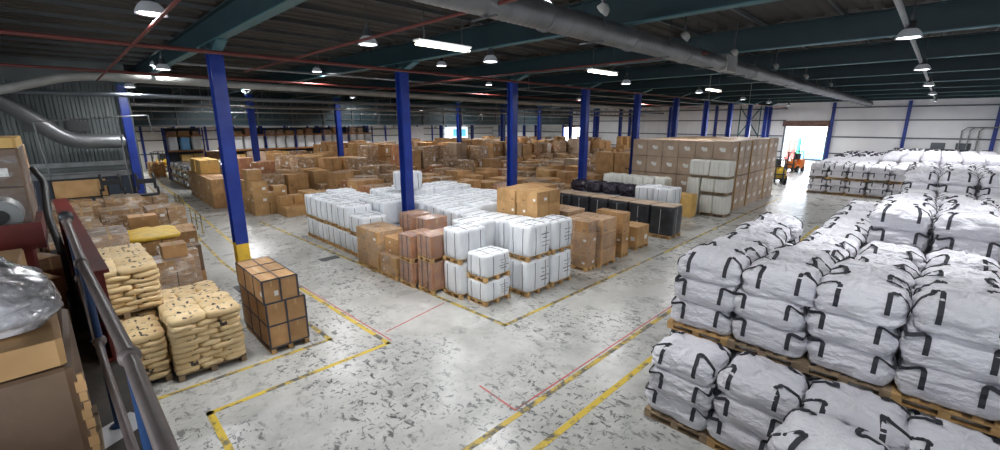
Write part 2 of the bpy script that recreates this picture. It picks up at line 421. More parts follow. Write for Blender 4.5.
line('floor_line', [(5.05, 5.6), (5.0, 4.62), (14, 4.60)], 0.035, 'linered')
line('floor_line', [(4.95, 8.9), (7.05, 9.3)], 0.035, 'linered')
line('floor_line', [(4.80, 8.45), (4.68, 13.4), (4.62, 16)], 0.035, 'linered')
link('drain_cover', (lambda q: (q.box(-.35, -.2, 0, .35, .2, .008, 'darkmetal'), q.mesh('drain_cover'))[1])(MB()), floor, (6.55, 15.7, 0))
b = MB(); b.box(60.6, -40, -0.3, 110, 90, -0.03, 'yard'); structure('ground_yard', b)

# roof deck, rafters, purlins
RX = [3.43 + 6 * k for k in range(-3, 10)]
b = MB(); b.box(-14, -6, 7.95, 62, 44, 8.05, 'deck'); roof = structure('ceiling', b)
for i in range(12):
    # ribbed roof sheets between the rafters
    x0, x1 = RX[i] + .1, RX[i + 1] - .1; mb = MB(); y = -5.8; n = 0; vs = []; fs = []
    while y < 43.9:
        for yy, zz in ((y, 7.945), (y + .12, 7.945), (y + .17, 7.90), (y + .38, 7.90), (y + .43, 7.945)):
            vs += [(x0, yy, zz), (x1, yy, zz)]
        y += .5
    fs = [(2 * k, 2 * k + 1, 2 * k + 3, 2 * k + 2) for k in range(len(vs) // 2 - 1)]
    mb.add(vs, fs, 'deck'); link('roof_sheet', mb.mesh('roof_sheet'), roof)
def ibeam(mb, x, y0, y1, z0, z1, wf, m, mf=None, tf=0.03):
    mb.box(x - wf / 2, y0, z0, x + wf / 2, y1, z0 + tf, mf or m); mb.box(x - wf / 2, y0, z1 - tf, x + wf / 2, y1, z1, m)
    mb.box(x - .012, y0, z0 + tf, x + .012, y1, z1 - tf, m)
for x in RX:
    mb = MB(); ibeam(mb, x, -5.9, 43.9, 7.16, 7.80, .24, 'steelteal', 'steelteal'); mb.box(x - .12, -5.9, 7.135, x + .12, 43.9, 7.159, 'flange')  # paler strip imitates light on the bottom flange edge
    link('rafter', mb.mesh('rafter'), roof)
pm = MB(); pm.box(-14, -.035, 7.80, 62, .035, 7.90, 'purlin'); pm.box(-14, -.035, 7.80, 62, .035, 7.815, 'wallrail'); pmesh = pm.mesh('purlin')
for k in range(26): link('purlin', pmesh, roof, (0, -5.2 + k * 1.9, 0))
# low roof beyond
b = MB(); b.box(-14, 44, 4.75, 62, 78, 4.95, 'purlin'); b.box(-14, 43.92, 4.72, 62, 44.0, 7.95, 'steelteal'); lowc = structure('ceiling_low', b)
for k, z in enumerate((4.74, 5.3, 5.9, 6.5, 7.1)):
    slab('fascia_rail', 'purlin' if k else 'wallrail', lowc, -14, 43.8, z, 60, 43.92, z + .09)
for k in range(24): slab('fascia_post', 'purlin', lowc, -8 + k * 3, 43.78, 4.75, -7.9 + k * 3, 43.92, 7.8)

# end wall (x = 60) with two doorways
b = MB()
def wallbox(y0, y1, z0, z1): b.box(60, y0, z0, 60.25, y1, z1, 'wallw')
for y0, y1, z0, z1 in ((-6, 9.1, 0, 8), (9.1, 13.0, 4.6, 8), (13.0, 41.4, 0, 8), (41.4, 44.9, 4.3, 8), (44.9, 78, 0, 8)): wallbox(y0, y1, z0, z1)
wend = structure('wall_end', b)
ys = [-9.3 + 6.02 * k for k in range(14)]
for k, y in enumerate(ys[1:-1]):
    cy = y
    c = MB(); c.box(59.62, cy - .14, 0, 59.96, cy + .14, 7.15, 'steelblue'); c.box(59.58, cy - .02, 0, 59.62, cy + .02, 7.15, 'steelblue')
    if -4 < cy < 62: link('wall_post', c.mesh('wall_post'), wend)
for z in (1.75, 3.53, 5.29, 6.6):
    for y0, y1 in ((-5.9, 9.0), (13.1, 41.3), (45, 62)):
        slab('wall_rail', 'wallrail', wend, 59.86, y0, z - .06, 59.99, y1, z + .06)
y = -4.2; 
while y < 61.5:
    for z0, z1 in ((0.02, 1.7), (1.82, 3.46), (3.6, 5.22), (5.36, 6.53), (6.67, 7.9)):
        if (9.1 < y + 1.45 and y < 13.0 and z0 < 4.6) or (41.4 < y + 1.45 and y < 44.9 and z0 < 4.3): continue
        slab('wall_panel', 'wallw', wend, 59.95, y + .012, z0, 60.0, y + 1.488, z1)
    y += 1.5
# pipework low on the end wall, right-hand corner
t = MB()
for yy in (-1.2, -1.7, -2.3): t.tube([(59.6, yy, 1.0), (59.6, yy, 4.3), (59.6, yy - .3, 4.6), (59.6, yy - 2, 4.6)], .06, 'galvdark', 6)
link('wall_pipes', t.mesh('wall_pipes'), wend)
for yy in (0.2, -1.5): slab('wall_vent', 'wallrail', wend, 59.9, yy - .5, 2.55, 59.98, yy + .5, 3.15)
# door frame, shutter housing
d = MB(); d.box(59.7, 8.95, 4.62, 60.0, 13.35, 5.25, 'shutter')
dr = structure('door_1', d)
for k in range(6): slab('shutter_slat', 'shutter', dr, 59.62, 9.0, 4.63 + k * .1, 59.70, 13.3, 4.71 + k * .1)
for yy in (9.0, 13.1): slab('door_frame', 'wallrail', dr, 59.75, yy - .08, 0, 59.99, yy + .08, 4.62)
d = MB(); d.box(59.75, 41.2, 4.3, 59.99, 45.1, 4.65, 'shutter'); dr = structure('door_2', d)
for yy in (41.4, 44.9): slab('door_frame', 'wallrail', dr, 59.75, yy - .08, 0, 59.99, yy + .08, 4.3)
b = MB(); b.box(2.9, 62, 0, 60, 62.2, 4.75, 'wallw'); wf = structure('wall_far', b)
for z in (1.6, 3.1, 4.1): slab('wall_rail', 'wallrail', wf, 3, 61.9, z - .06, 60, 62, z + .06)
for k in range(18): slab('wall_post', 'steelblue', wf, 3.4 + 3 * k, 61.84, 0, 3.62 + 3 * k, 61.99, 4.75)
b = MB()
for x0, x1, z0, z1 in ((-14, -13, 0, 8), (-13, -1, 0, 3.5), (-13, -1, 5.9, 8), (-1, 60, 0, 8)): b.box(x0, -6, z0, x1, -5.8, z1, 'wallw')
wr = structure('wall_right', b)
b = MB()
for y0, y1, z0, z1 in ((-6, -5, 0, 8), (-5, 19, 0, 3.5), (-5, 19, 5.9, 8), (19, 30, 0, 8)): b.box(-14, y0, z0, -13.8, y1, z1, 'wallw')
wb = structure('wall_back', b)
for k in range(13):  # window bands added out of view behind the camera to bring in daylight
    slab('unseen_window_mullion', 'wallrail', wb, -13.95, -5.04 + 2 * k, 3.5, -13.85, -4.96 + 2 * k, 5.9)
    if k < 7: slab('unseen_window_mullion', 'wallrail', wr, -13.04 + 2 * k, -5.95, 3.5, -12.96 + 2 * k, -5.85, 5.9)
slab('unseen_window_rail', 'wallrail', wb, -13.95, -5, 4.7, -13.85, 19, 4.76); slab('unseen_window_rail', 'wallrail', wr, -13, -5.95, 4.7, -1, -5.85, 4.76)
# corrugated partition on the left
b = MB(); b.box(-13.8, 30.0, 0, 2.95, 30.2, 7.9, 'wallgrey'); b.box(2.75, 30.2, 0, 2.95, 62, 7.9, 'wallgrey')
wl = structure('wall_left', b)
vs = []; x = -6.0
while x < 2.6:
    for xx, yy in ((x, 29.99), (x + .1, 29.99), (x + .14, 29.93), (x + .26, 29.93), (x + .3, 29.99)): vs += [(xx, yy, 3.1), (xx, yy, 6.9)]
    x += .3
c = MB(); c.add(vs, [(2 * k, 2 * k + 2, 2 * k + 3, 2 * k + 1) for k in range(len(vs) // 2 - 1)], 'wallgrey'); link('corrugated_sheet', c.mesh('corrugated_sheet'), wl)
slab('lower_panel', 'walldark', wl, -6, 29.9, 0, 2.7, 30, 2.35)
for z, h, m in ((2.35, .28, 'galvdark'), (2.68, .16, 'wallgrey'), (2.90, .22, 'galvdark')): slab('wall_rail', m, wl, -6, 29.86, z, 2.7, 30, z + h)
for k in range(3): slab('wall_vent', 'purlin', wl, -2.6 + k * 1.5, 29.85, 4.6, -1.8 + k * 1.5, 29.93, 5.1)

# ================================================================== COLUMNS
colmesh = {}
def column(x, y, label, cat='column', top=6.95, yellow=False, group=None):
    t = empty('steel_column', (x, y, 0), label, cat, group)
    def shaft(name, z0, z1, m):
        k = (name, z0, z1, m)
        if k not in colmesh:
            c = MB(); w = .17
            c.box(-w, -.19, z0, w, -.165, z1, m); c.box(-w, .165, z0, w, .19, z1, m); c.box(-.014, -.165, z0, .014, .165, z1, m)
            colmesh[k] = c.mesh(name)
        return link(name, colmesh[k], t)
    if yellow:
        shaft('yellow_base', 0.0, 1.45, 'yellow'); shaft('shaft', 1.45, top, 'steelblue')
    else: shaft('shaft', 0.0, top, 'steelblue')
    k = 'plate'
    if k not in colmesh:
        c = MB(); c.box(-.3, -.3, 0, .3, .3, .03, 'darkmetal'); colmesh[k] = c.mesh('base_plate')
    link('base_plate', colmesh[k], t)
    k = 'haunch'
    if k not in colmesh:
        c = MB()   # teal head and the knee up to the rafter on both sides
        c.box(-.18, -.20, 6.85, .18, .20, 6.97, 'flange'); c.box(-.02, -.24, 6.9, .02, .24, 7.15, 'steelteal')
        for s in (-1, 1):
            vs = [(sx, s * yy, zz) for sx in (-.11, .11) for yy, zz in ((.2, 6.88), (.95, 7.12), (.95, 7.17), (.2, 7.17))]
            c.add(vs, [(0, 1, 2, 3), (4, 7, 6, 5), (0, 4, 5, 1), (1, 5, 6, 2), (3, 2, 6, 7), (0, 3, 7, 4)], 'steelteal')
            vs = [(sx, s * yy, zz) for sx in (-.13, .13) for yy, zz in ((.2, 6.85), (.95, 7.09), (.95, 7.12), (.2, 6.88))]
            c.add(vs, [(0, 1, 2, 3), (4, 7, 6, 5), (0, 4, 5, 1), (1, 5, 6, 2), (3, 2, 6, 7), (0, 3, 7, 4)], 'flange')
        colmesh[k] = c.mesh('haunch')
    if top > 6.5: link('haunch', colmesh[k], t)
    return t
near_words = ['blue steel column with a yellow painted base beside the strapped cartons',
              'blue steel column rising out of the white bales in the middle block',
              'blue steel column behind the tall kraft carton stacks next to the white bales',
              'blue steel column standing at the left end of the black wrapped row',
              'blue steel column at the left corner of the tall wall of brown cartons']
for k in range(10):
    lab = near_words[k] if k < 5 else 'blue steel column of the near row, %s one behind the tall brown carton wall' % ORD[k - 5]
    column(3.43 + 6 * k, 14.6, lab, yellow=(k == 0), group='blue columns of the near row')
for k in range(0, 10):
    if 3.43 + 6 * k < 3: continue
    if k == 0: continue
    column(3.43 + 6 * k, 33.0, 'slimmer looking blue column of the second row, %s from the left wall' % ORD[k - 1], group='blue columns of the second row')
for k in range(0, 10):
    if k == 0: continue
    column(3.43 + 6 * k, 51.5, 'far blue column under the low ceiling, %s from the left' % ORD[k - 1], top=4.74, group='far blue columns under the low ceiling')
column(2.62, 29.3, 'blue steel column at the corner of the grey corrugated partition', top=6.95)

# ================================================================== DUCTS AND PIPES
def duct_run():
    t = empty('ventilation_duct', (0, 0, 0), 'long silver round duct running under the rafters towards the far door', 'duct')
    xs = [0.5 + 3.0 * k for k in range(19)]
    me = MB(); pts = []; rs = []
    for i in range(61):
        pts.append((i * 3.0 / 60, 0, 0)); rs.append(.235 + (.006 if i % 3 == 0 else 0))
    me.tube(pts, .235, 'galv', 22, False, rs); dm = me.mesh('duct_section')
    cm = MB(); cm.tube([(-.05, 0, 0), (.05, 0, 0)], .262, 'galv', 22); cm = cm.mesh('duct_collar')
    hm = MB(); hm.tube([(0, -.27, 0), (0, -.27, 1.2)], .012, 'darkmetal', 5); hm.tube([(0, .27, 0), (0, .27, 1.2)], .012, 'darkmetal', 5); hm.box(-.02, -.28, -.27, .02, .28, -.245, 'darkmetal'); hm = hm.mesh('hanger')
    for x in xs:
        link('duct_section', dm, t, (x, 5.35 + (x - 5) * .005, 6.85)); link('duct_collar', cm, t, (x, 5.35 + (x - 5) * .005, 6.85))
        link('hanger', hm, t, (x + 1.5, 5.35 + (x - 3.5) * .005, 6.85))
    c = MB(); c.box(0, -.26, -.24, .9, .05, .255, 'pipe'); link('square_damper', c.mesh('square_damper'), t, (15.2, 5.40, 6.85))
duct_run()
def pipe(name, label, pts, r, m, cat='pipe', n=10, group=None):
    c = MB(); c.tube(pts, r, m, n); return tag(link(name, c.mesh(name)), label, cat, group)
def arc(pts, k=5):
    """round the corners of a polyline"""
    out = [Vector(pts[0])]
    for a, p, c in zip(pts[:-2], pts[1:-1], pts[2:]):
        a, p, c = Vector(a), Vector(p), Vector(c); d = min((p - a).length, (c - p).length) * .3
        s, e = p + (a - p).normalized() * d, p + (c - p).normalized() * d
        for i in range(k + 1):
            u = i / k; out.append(s * (1 - u) ** 2 + p * 2 * u * (1 - u) + e * u * u)
    return out + [Vector(pts[-1])]
pipe('air_duct', 'pale round duct crossing high along the left side, bent down at its left end', arc([(-1.6, 24.6, 6.05), (0.85, 24.6, 6.85), (30, 26.5, 6.72), (56, 26.5, 6.72)]), .17, 'pipe', 'duct')
pipe('wall_duct', 'thick grey round duct bending down along the grey corrugated wall', arc([(-3.2, 27.5, 7.0), (-1.25, 28.6, 5.75), (0.35, 28.9, 4.15), (2.35, 29.0, 4.10)]), .34, 'ductgrey', 'duct', 16)
pipe('ceiling_beam', 'thin pale beam running level below the pale high duct', [(-3, 27, 6.25), (58, 27, 6.25)], .09, 'wallrail', 'beam', 6)
pipe('ceiling_beam', 'second thin dark beam just under the pale high duct', [(-3, 30.5, 5.95), (58, 31.5, 5.95)], .08, 'galvdark', 'beam', 6)
pipe('sprinkler_main', 'long red sprinkler pipe crossing the upper left towards the far wall', [(-6, 12.4, 6.62), (57, 12.6, 6.62)], .045, 'redpipe')
pipe('sprinkler_main', 'red sprinkler pipe running farther back, above the cardboard stacks', [(-6, 21.4, 6.8), (57, 21.6, 6.8)], .045, 'redpipe')
pipe('sprinkler_branch', 'red pipe crossing above the lamp at the top left', [(1.45, 1, 6.62), (1.45, 24, 6.62)], .03, 'redpipe')
pipe('sprinkler_branch', 'red pipe crossing the roof left of the silver duct', [(5.1, 3, 6.78), (5.1, 18, 6.78)], .03, 'redpipe')
pipe('sprinkler_branch', 'red pipe crossing the roof over the white bales', [(13.2, 5, 6.9), (13.2, 20, 6.9)], .035, 'redpipe')
_p = pipe('pale_bar', 'thin pale red-tipped bar under the roof before the far wall', [(24, 9.2, 6.2), (33.5, 9.2, 6.2)], .03, 'flange', 'bar')
for q in (25, 32): slab('hanger_rod', 'galvdark', _p, q, 9.19, 6.2, q + .02, 9.21, 7.95)
pipe('conduit', 'grey cable conduit running above the right-hand lamps', [(-6, .88, 7.02), (58, 1.0, 7.02)], .05, 'galvdark')
for k, (yy, zz) in enumerate(((18.5, 6.95), (34.5, 6.5), (37, 6.2), (39.5, 5.8))):
    _p = pipe('service_pipe', ['dark service pipe under the roof, %s behind the red main' % ORD[k]][0], [(3.2, yy, zz), (58, yy, zz)], .04, 'galvdark', 'pipe', 6)
    for q in range(4): slab('hanger_rod', 'galvdark', _p, 8 + 13 * q, yy - .01, zz, 8.02 + 13 * q, yy + .01, 7.95)
# hanging lattice truss
def truss(y, z0, z1, x0, x1, label):
    t = empty('lattice_truss', (x0, y, z0), label, 'truss')
    L = x1 - x0
    slab('chord', 'purlin', t, 0, -.03, 0, L, .03, .06); slab('chord', 'purlin', t, 0, -.03, z1 - z0, L, .03, z1 - z0 + .06)
    c = MB(); n = int(L / 2)
    for i in range(n):
        c.tube([(i * 2, 0, 0), (i * 2, 0, z1 - z0)], .025, 'purlin', 5); c.tube([(i * 2, 0, z1 - z0), (i * 2 + 1, 0, 0), (i * 2 + 2, 0, z1 - z0)], .018, 'purlin', 5)
    o = link('lattice', c.mesh('lattice'), t); o['kind'] = 'stuff'
    for k in range(int(L / 9)): slab('hanger_rod', 'purlin', t, 1 + 9 * k, -.015, z1 - z0, 1.03 + 9 * k, .015, 7.95 - z0)
truss(29.0, 5.9, 6.8, 3, 57, 'long grey lattice truss hanging under the roof over the cardboard field')
truss(40.0, 5.2, 6.3, 3, 57, 'dark lattice truss in front of the far low ceiling')
# thin tubular frame in front of the grey wall
def tframe():
    t = empty('tubular_frame', (0, 0, 0), 'thin pale tubular frame standing before the grey corrugated wall', 'frame')
    for nm, p in (('top_bar', [(-.6, 26, 5.05), (3.1, 26, 5.35)]), ('drop_bar', [(3.1, 26, 5.35), (3.15, 26, 4.6)]), ('drop_bar', [(2.0, 26, 5.25), (2.05, 26, 0)]), ('side_bar', [(-.6, 26, 5.05), (-.3, 26, 0)]), ('lower_bar', [(-.6, 26, 2.85), (2.05, 26, 2.9)])):
        c = MB(); c.tube(p, .03, 'galv', 6); link(nm, c.mesh(nm), t)
tframe()

# ================================================================== LAMPS
LAMPS = [(1.43, 9.6, 6.75), (5.4, 9.7, 6.75), (9.4, 9.8, 6.75), (18.9, 10.7, 6.75), (27.6, 10.75, 6.75), (38, 11.4, 6.75), (46, 11.6, 6.75), (54, 11.8, 6.75),
         (2.9, 19.0, 6.75), (2.75, 30 - 3, 6.6), (15.5, 30.5, 6.75), (30.5, 21.4, 6.8),
         (13.1, .85, 6.75), (21.1, .86, 6.75), (30.3, .88, 6.75), (40, .9, 6.75), (53, .92, 6.75)]
FILL_LAMPS = [(5, .85, 7.3), (9, 21, 7.3), (20, 21, 7.35), (42, 21, 7.35), (52, 22, 7.35), (9, 34, 7.35), (24, 33.6, 7.35), (36, 34, 7.35), (50, 35, 7.35), (12, 15.5, 7.35), (6, 5.9, 7.4),  # fill lamps added to brighten the hall, hidden by the rafters
         (10, 40, 7.4), (22, 41, 7.4), (36, 41, 7.4), (50, 41, 7.4), (14, -3.4, 7.3), (30, -3.4, 7.3), (46, -3.4, 7.3), (3.5, 24.5, 7.4)]
hm = MB(); hm.tube([(0, 0, .34), (0, 0, .46)], .05, 'darkmetal', 8); hm.lathe([(.0, .34), (.09, .33), (.09, .20), (.12, .17)], 'darkmetal', 16); hm = hm.mesh('lamp_housing')
rm = MB(); rm.lathe([(.12, .18), (.17, .13), (.215, .04), (.225, 0)], 'lampshade', 20); rm = rm.mesh('reflector')
gm = MB(); gm.lathe([(.0, .012), (.19, .01)], 'glow', 20); gm = gm.mesh('bulb_glass')
ld = bpy.data.lights.new('lamp_light', 'AREA'); ld.shape = 'DISK'; ld.size = .42; ld.energy = LAMP_W; ld.color = (0.97, 0.98, 1.0); ld.spread = R(172)
lows = bpy.data.lights.new('low_fill_light', 'AREA'); lows.shape = 'DISK'; lows.size = .42; lows.energy = LAMP_W * 1.8; lows.color = (1.0, 0.97, 0.92); lows.spread = R(172)
ldb = ld.copy(); ldb.energy = LAMP_W * 2.6
def lamp(x, y, z, label, light=ld, group=None):
    t = empty('pendant_lamp', (x, y, z), label, 'lamp', group)
    link('lamp_housing', hm, t); link('reflector', rm, t); link('bulb_glass', gm, t)
    c = MB(); c.tube([(0, 0, .45), (0, 0, 7.95 - z if z > 5 else .5)], .008, 'darkmetal', 4); link('hanging_cord', c.mesh('hanging_cord'), t)
    l = bpy.data.objects.new('lamp_light', light); l.parent = t; l.location = (0, 0, -.015); COL.objects.link(l)
names = ['lit high bay lamp at the top left, under the red pipes', 'lit bell shaped lamp hanging left of the long tube light', 'lit bell lamp hanging right of the long tube light',
         'bell lamp in front of the fourth near-row column', 'bell lamp hanging in front of the fifth near-row column', 'small lit lamp below the end of the pale bar', 'small lit lamp left of the door, nearer of two', 'small lit lamp left of the door, farther of two',
         'lit lamp left of the yellow-based column', 'lit lamp above the grey corrugated wall', 'small lamp above the cardboard field, left of the bales column', 'small lamp between the third and fourth near-row columns',
         'nearest lamp of the right-hand row under the conduit', 'second lamp of the right-hand row', 'third lamp of the right-hand row', 'fourth lamp of the right-hand row', 'farthest lamp of the right-hand row, by the end wall']
for (x, y, z), nme in zip(LAMPS, names): lamp(x, y, z, nme, ldb if x > 35 else ld)
for k, (x, y, z) in enumerate(FILL_LAMPS): lamp(x, y, z, 'added fill lamp tucked up between the rafters, %s of them' % ORD[k], ldb if (y > 33 or x > 40) else ld, group='added fill lamps tucked up between the rafters')
for k in range(8): lamp(5 + 7.2 * k, 55, 4.25, 'added fill lamp under the far low ceiling, %s from the left' % ORD[k], lows, 'added fill lamps under the low ceiling')  # these low lamps are added to lighten the far walls
def tube_light(x0, y, z, L, label):
    t = empty('tube_light', (x0, y, z), label, 'lamp')
    slab('tray', 'wallw', t, 0, -.11, .05, L, .11, .09)
    for xx in (.2, L - .2): slab('hanger_rod', 'darkmetal', t, xx - .01, -.01, .09, xx + .01, .01, 7.95 - z)
    for yy in (-.06, .06):
        c = MB(); c.tube([(0.03, yy, 0), (L - .03, yy, 0)], .022, 'tubeglow', 8); link('light_tube', c.mesh('light_tube'), t)
tube_light(5.62, 8.1, 6.62, 1.45, 'long warm tube light near the second near-row column')
tube_light(12.4, 8.35, 6.62, 1.6, 'warm tube light between the third and fourth columns')
tube_light(25.2, 9.4, 6.75, 1.9, 'far warm tube light before the tall brown carton wall')
fm = MB(); fm.lathe([(.03, .12), (.10, .08), (.13, -.02)], 'pipe', 12); fm = fm.mesh('flood_shade')
for k, x in enumerate((5.2, 7.4, 11.0, 14.5, 19, 24, 30)):
    t = empty('spot_lamp', (x, 4.75, 7.0), 'small grey spot fitting beside the silver duct, %s along it' % ORD[k], 'lamp', 'spot fittings beside the duct')
    link('shade', fm, t, rot=(R(50), 0, 0)); slab('bracket', 'darkmetal', t, -.02, -.02, .05, .02, .02, .9)
# ================================================================== PALLETS
_pj = {}
def pallet_joined(w, d, m='wood'):
    k = (w, d, m)
    if k not in _pj:
        c = MB()
        for i in range(6): y0 = -d / 2 + i * (d - .1) / 5; c.box(-w / 2, y0, .118, w / 2, y0 + .1, .14, m)
        for i in range(3):
            x0 = -w / 2 + i * (w - .1) / 2; c.box(x0, -d / 2, .096, x0 + .1, d / 2, .118, m); c.box(x0, -d / 2, 0, x0 + .1, d / 2, .02, m)
            for j in range(3): y0 = -d / 2 + j * (d - .12) / 2; c.box(x0, y0, .02, x0 + .1, y0 + .12, .096, m)
        _pj[k] = c.mesh('pallet')
    return _pj[k]
def pallet(x, y, z, w, d, label, m='wood', rz=0.0, group=None, parts=False):
    if not parts: return tag(link('pallet', pallet_joined(w, d, m), None, (x, y, z), rz), label, 'pallet', group)
    t = empty('pallet', (x, y, z), label, 'pallet', group, rz)
    for i in range(6): y0 = -d / 2 + i * (d - .1) / 5; slab('deck_board', m, t, -w / 2, y0, .118, w / 2, y0 + .1, .14)
    for i in range(3):
        x0 = -w / 2 + i * (w - .1) / 2
        slab('stringer_board', m, t, x0, -d / 2, .096, x0 + .1, d / 2, .118); slab('bottom_board', m, t, x0, -d / 2, 0, x0 + .1, d / 2, .02)
        for j in range(3): y0 = -d / 2 + j * (d - .12) / 2; slab('block', m, t, x0, y0, .02, x0 + .1, y0 + .12, .096)
    return t

# ================================================================== BULK BAGS
BW, BD, BH = 0.985, 0.985, 0.50
TOPPROF = [(0.5, 0), (0.88, 0.0), (0.965, 0.05), (0.99, 0.16), (1.0, 0.28), (1.0, 0.4), (1.0, 0.52), (0.99, 0.64), (0.97, 0.75), (0.93, 0.85), (0.86, 0.93), (0.74, 0.985), (0.6, 1.0), (0.45, 1.0), (0.3, 1.0), (0.18, 1.0), (0.08, 1.0)]
def strap_path(bvh, sx, sy, h, top, rnd, w=BW, d=BD):
    """a lifting loop: sewn down two faces at one corner, arched over the corner"""
    def hit(o, dr):
        r = bvh.ray_cast(Vector(o), Vector(dr)); return r[0] if r[0] is not None else None
    pts = []; wd = []
    lowA = rnd.uniform(.30, .45); lowB = rnd.uniform(.30, .45); oA = rnd.uniform(.25, .33) * d * sy; oB = rnd.uniform(.25, .33) * w * sx
    for f in (lowA, (lowA + .62) / 2, .62, .76, .88):
        p = hit((sx * 2, oA, f * h), (-sx, 0, 0))
        if p is None: continue
        pts.append(p + Vector((sx * .012, 0, 0))); wd.append(Vector((0, 1, 0)))
    a = pts[-1].copy()
    q = []
    for f in (.88, .76, .62, (lowB + .62) / 2, lowB):
        p = hit((oB, sy * 2, f * h), (0, -sy, 0))
        if p is not None: q.append(p + Vector((0, sy * .012, 0)))
    c = q[0]
    if top:
        # the loop lies slack over the crown
        inn = rnd.uniform(.02, .55); m = Vector((sx * w * .5 * (1 - inn) * .8, sy * d * .5 * (1 - rnd.uniform(.02, .55)) * .8, 0))
        A2 = Vector((a.x - sx * .10, a.y - sy * .02, 0)); C2 = Vector((c.x - sx * .02, c.y - sy * .10, 0))
        for i in range(1, 14):
            u = i / 14
            g = A2 * (1 - u) ** 3 + m * 3 * u * (1 - u) ** 2 + m * 3 * u * u * (1 - u) + C2 * u ** 3
            r = bvh.ray_cast(Vector((g.x, g.y, h * 3)), Vector((0, 0, -1)))[0]
            z = (r.z if r is not None else h * .9) + .018 + .035 * math.sin(math.pi * u) * rnd.random()
            pts.append(Vector((g.x, g.y, z)))
        n0 = len(pts) - 13
        for i in range(13):
            t = (pts[min(n0 + i + 1, len(pts) - 1)] - pts[n0 + i - 1]); t.z = 0
            wd.append(Vector((-t.y, t.x, 0)).normalized() * 1.0)
        if wd[n0].dot(wd[n0 - 1]) < 0:
            for i in range(n0, len(wd)): wd[i] = -wd[i]
        sgn = wd[-1].dot(Vector((1, 0, 0)))
        for p in q: pts.append(p); wd.append(Vector((1 if sgn > 0 else -1, 0, 0)))
        return pts, wd
    f = rnd.uniform(.0, .05)
    m1 = a.lerp(c, .2) + Vector((sx * .04, 0, h * .08)); m3 = a.lerp(c, .8) + Vector((0, sy * .04, h * .08))
    m2 = a.lerp(c, .5) + Vector((sx * (.07 + f), sy * (.07 + f), h * .02 - f))
    ctrl = [a, m1, m2, m3, c]
    for i in range(1, 12):
        u = i / 12 * 4; k = min(int(u), 3); t = u - k
        p0, p1, p2, p3 = ctrl[max(k - 1, 0)], ctrl[k], ctrl[k + 1], ctrl[min(k + 2, 4)]
        p = 0.5 * ((2 * p1) + (p2 - p0) * t + (2 * p0 - 5 * p1 + 4 * p2 - p3) * t * t + (3 * p1 - p0 - 3 * p2 + p3) * t ** 3)
        g = i / 12; pts.append(p); wd.append(Vector((0, 1, 0)).lerp(Vector((1, 0, 0)) * (-sx * sy), g).lerp(Vector((0, 0, 1)), .5 * math.sin(math.pi * g)))
    for p in q: pts.append(p); wd.append(Vector((1, 0, 0)) * (-sx * sy))
    return pts, wd
bag_var = {'top': [], 'mid': []}
for kind, n in (('top', 7), ('mid', 5)):
    for s in range(n):
        sd = 11 + s + (50 if kind == 'top' else 0)
        if kind == 'top': me, bv = soft_mesh('bag_body', sd, BW, BD, BH, 'bag', 7, TOPPROF, 72, .035, (3.2, 3.2, 6), .016, (3, 3, 22), .05, .026, .04, .018, 1)
        else: me, bv = soft_mesh('bag_body', sd, BW, BD, BH, 'bag', 7, None, 64, .024, (3, 3, 6), .014, (2.5, 2.5, 24), 0, 0, .055, .015, 1)
        rnd = random.Random(sd); st = []
        for sx, sy in ((-1, -1), (-1, 1), (1, -1), (1, 1)):
            c = MB(); p, w_ = strap_path(bv, sx, sy, BH, kind == 'top', rnd); c.ribbon(p, w_, .06, .012, 'strap'); st.append(c.mesh('lifting_loop'))
        # a low-detail twin for the far ones
        lo, _ = soft_mesh('bag_body', sd, BW, BD, BH, 'bag', 5.2, [(0.9, 0), (1.0, .2), (1.02, .5), (.97, .8), (.8, .97), (.4, 1.0)], 20, .035, (3.2, 3.2, 6), 0, (1, 1, 1), .12 if kind == 'top' else 0)
        bag_var[kind].append((me, st, lo))
def make_bag(x, y, z, h, kind, rz, sw, label, group, loops=4):
    me, st, lo = bag_var[kind][rb.randrange(len(bag_var[kind]))]
    o = tag(link('bulk_bag', me if loops else lo, None, (x, y, z), rz, (sw, sw, h / BH)), label, 'bag', group)
    ks = list(range(4))
    if kind == 'top' and x + y > 11: ks.remove(rb.randrange(4))
    if loops:
        for k in ks: link('lifting_loop', st[k], o)
    return o
rb = random.Random(4)
# stacks: (x, y, pattern of bags between pallets, bag height, row word, column word)
stacks = []
def pat_top0(p, h): return sum(.14 + n * h for n in p)
COLW = ['aisle-side', 'second', 'third', 'fourth', 'fifth', 'sixth']
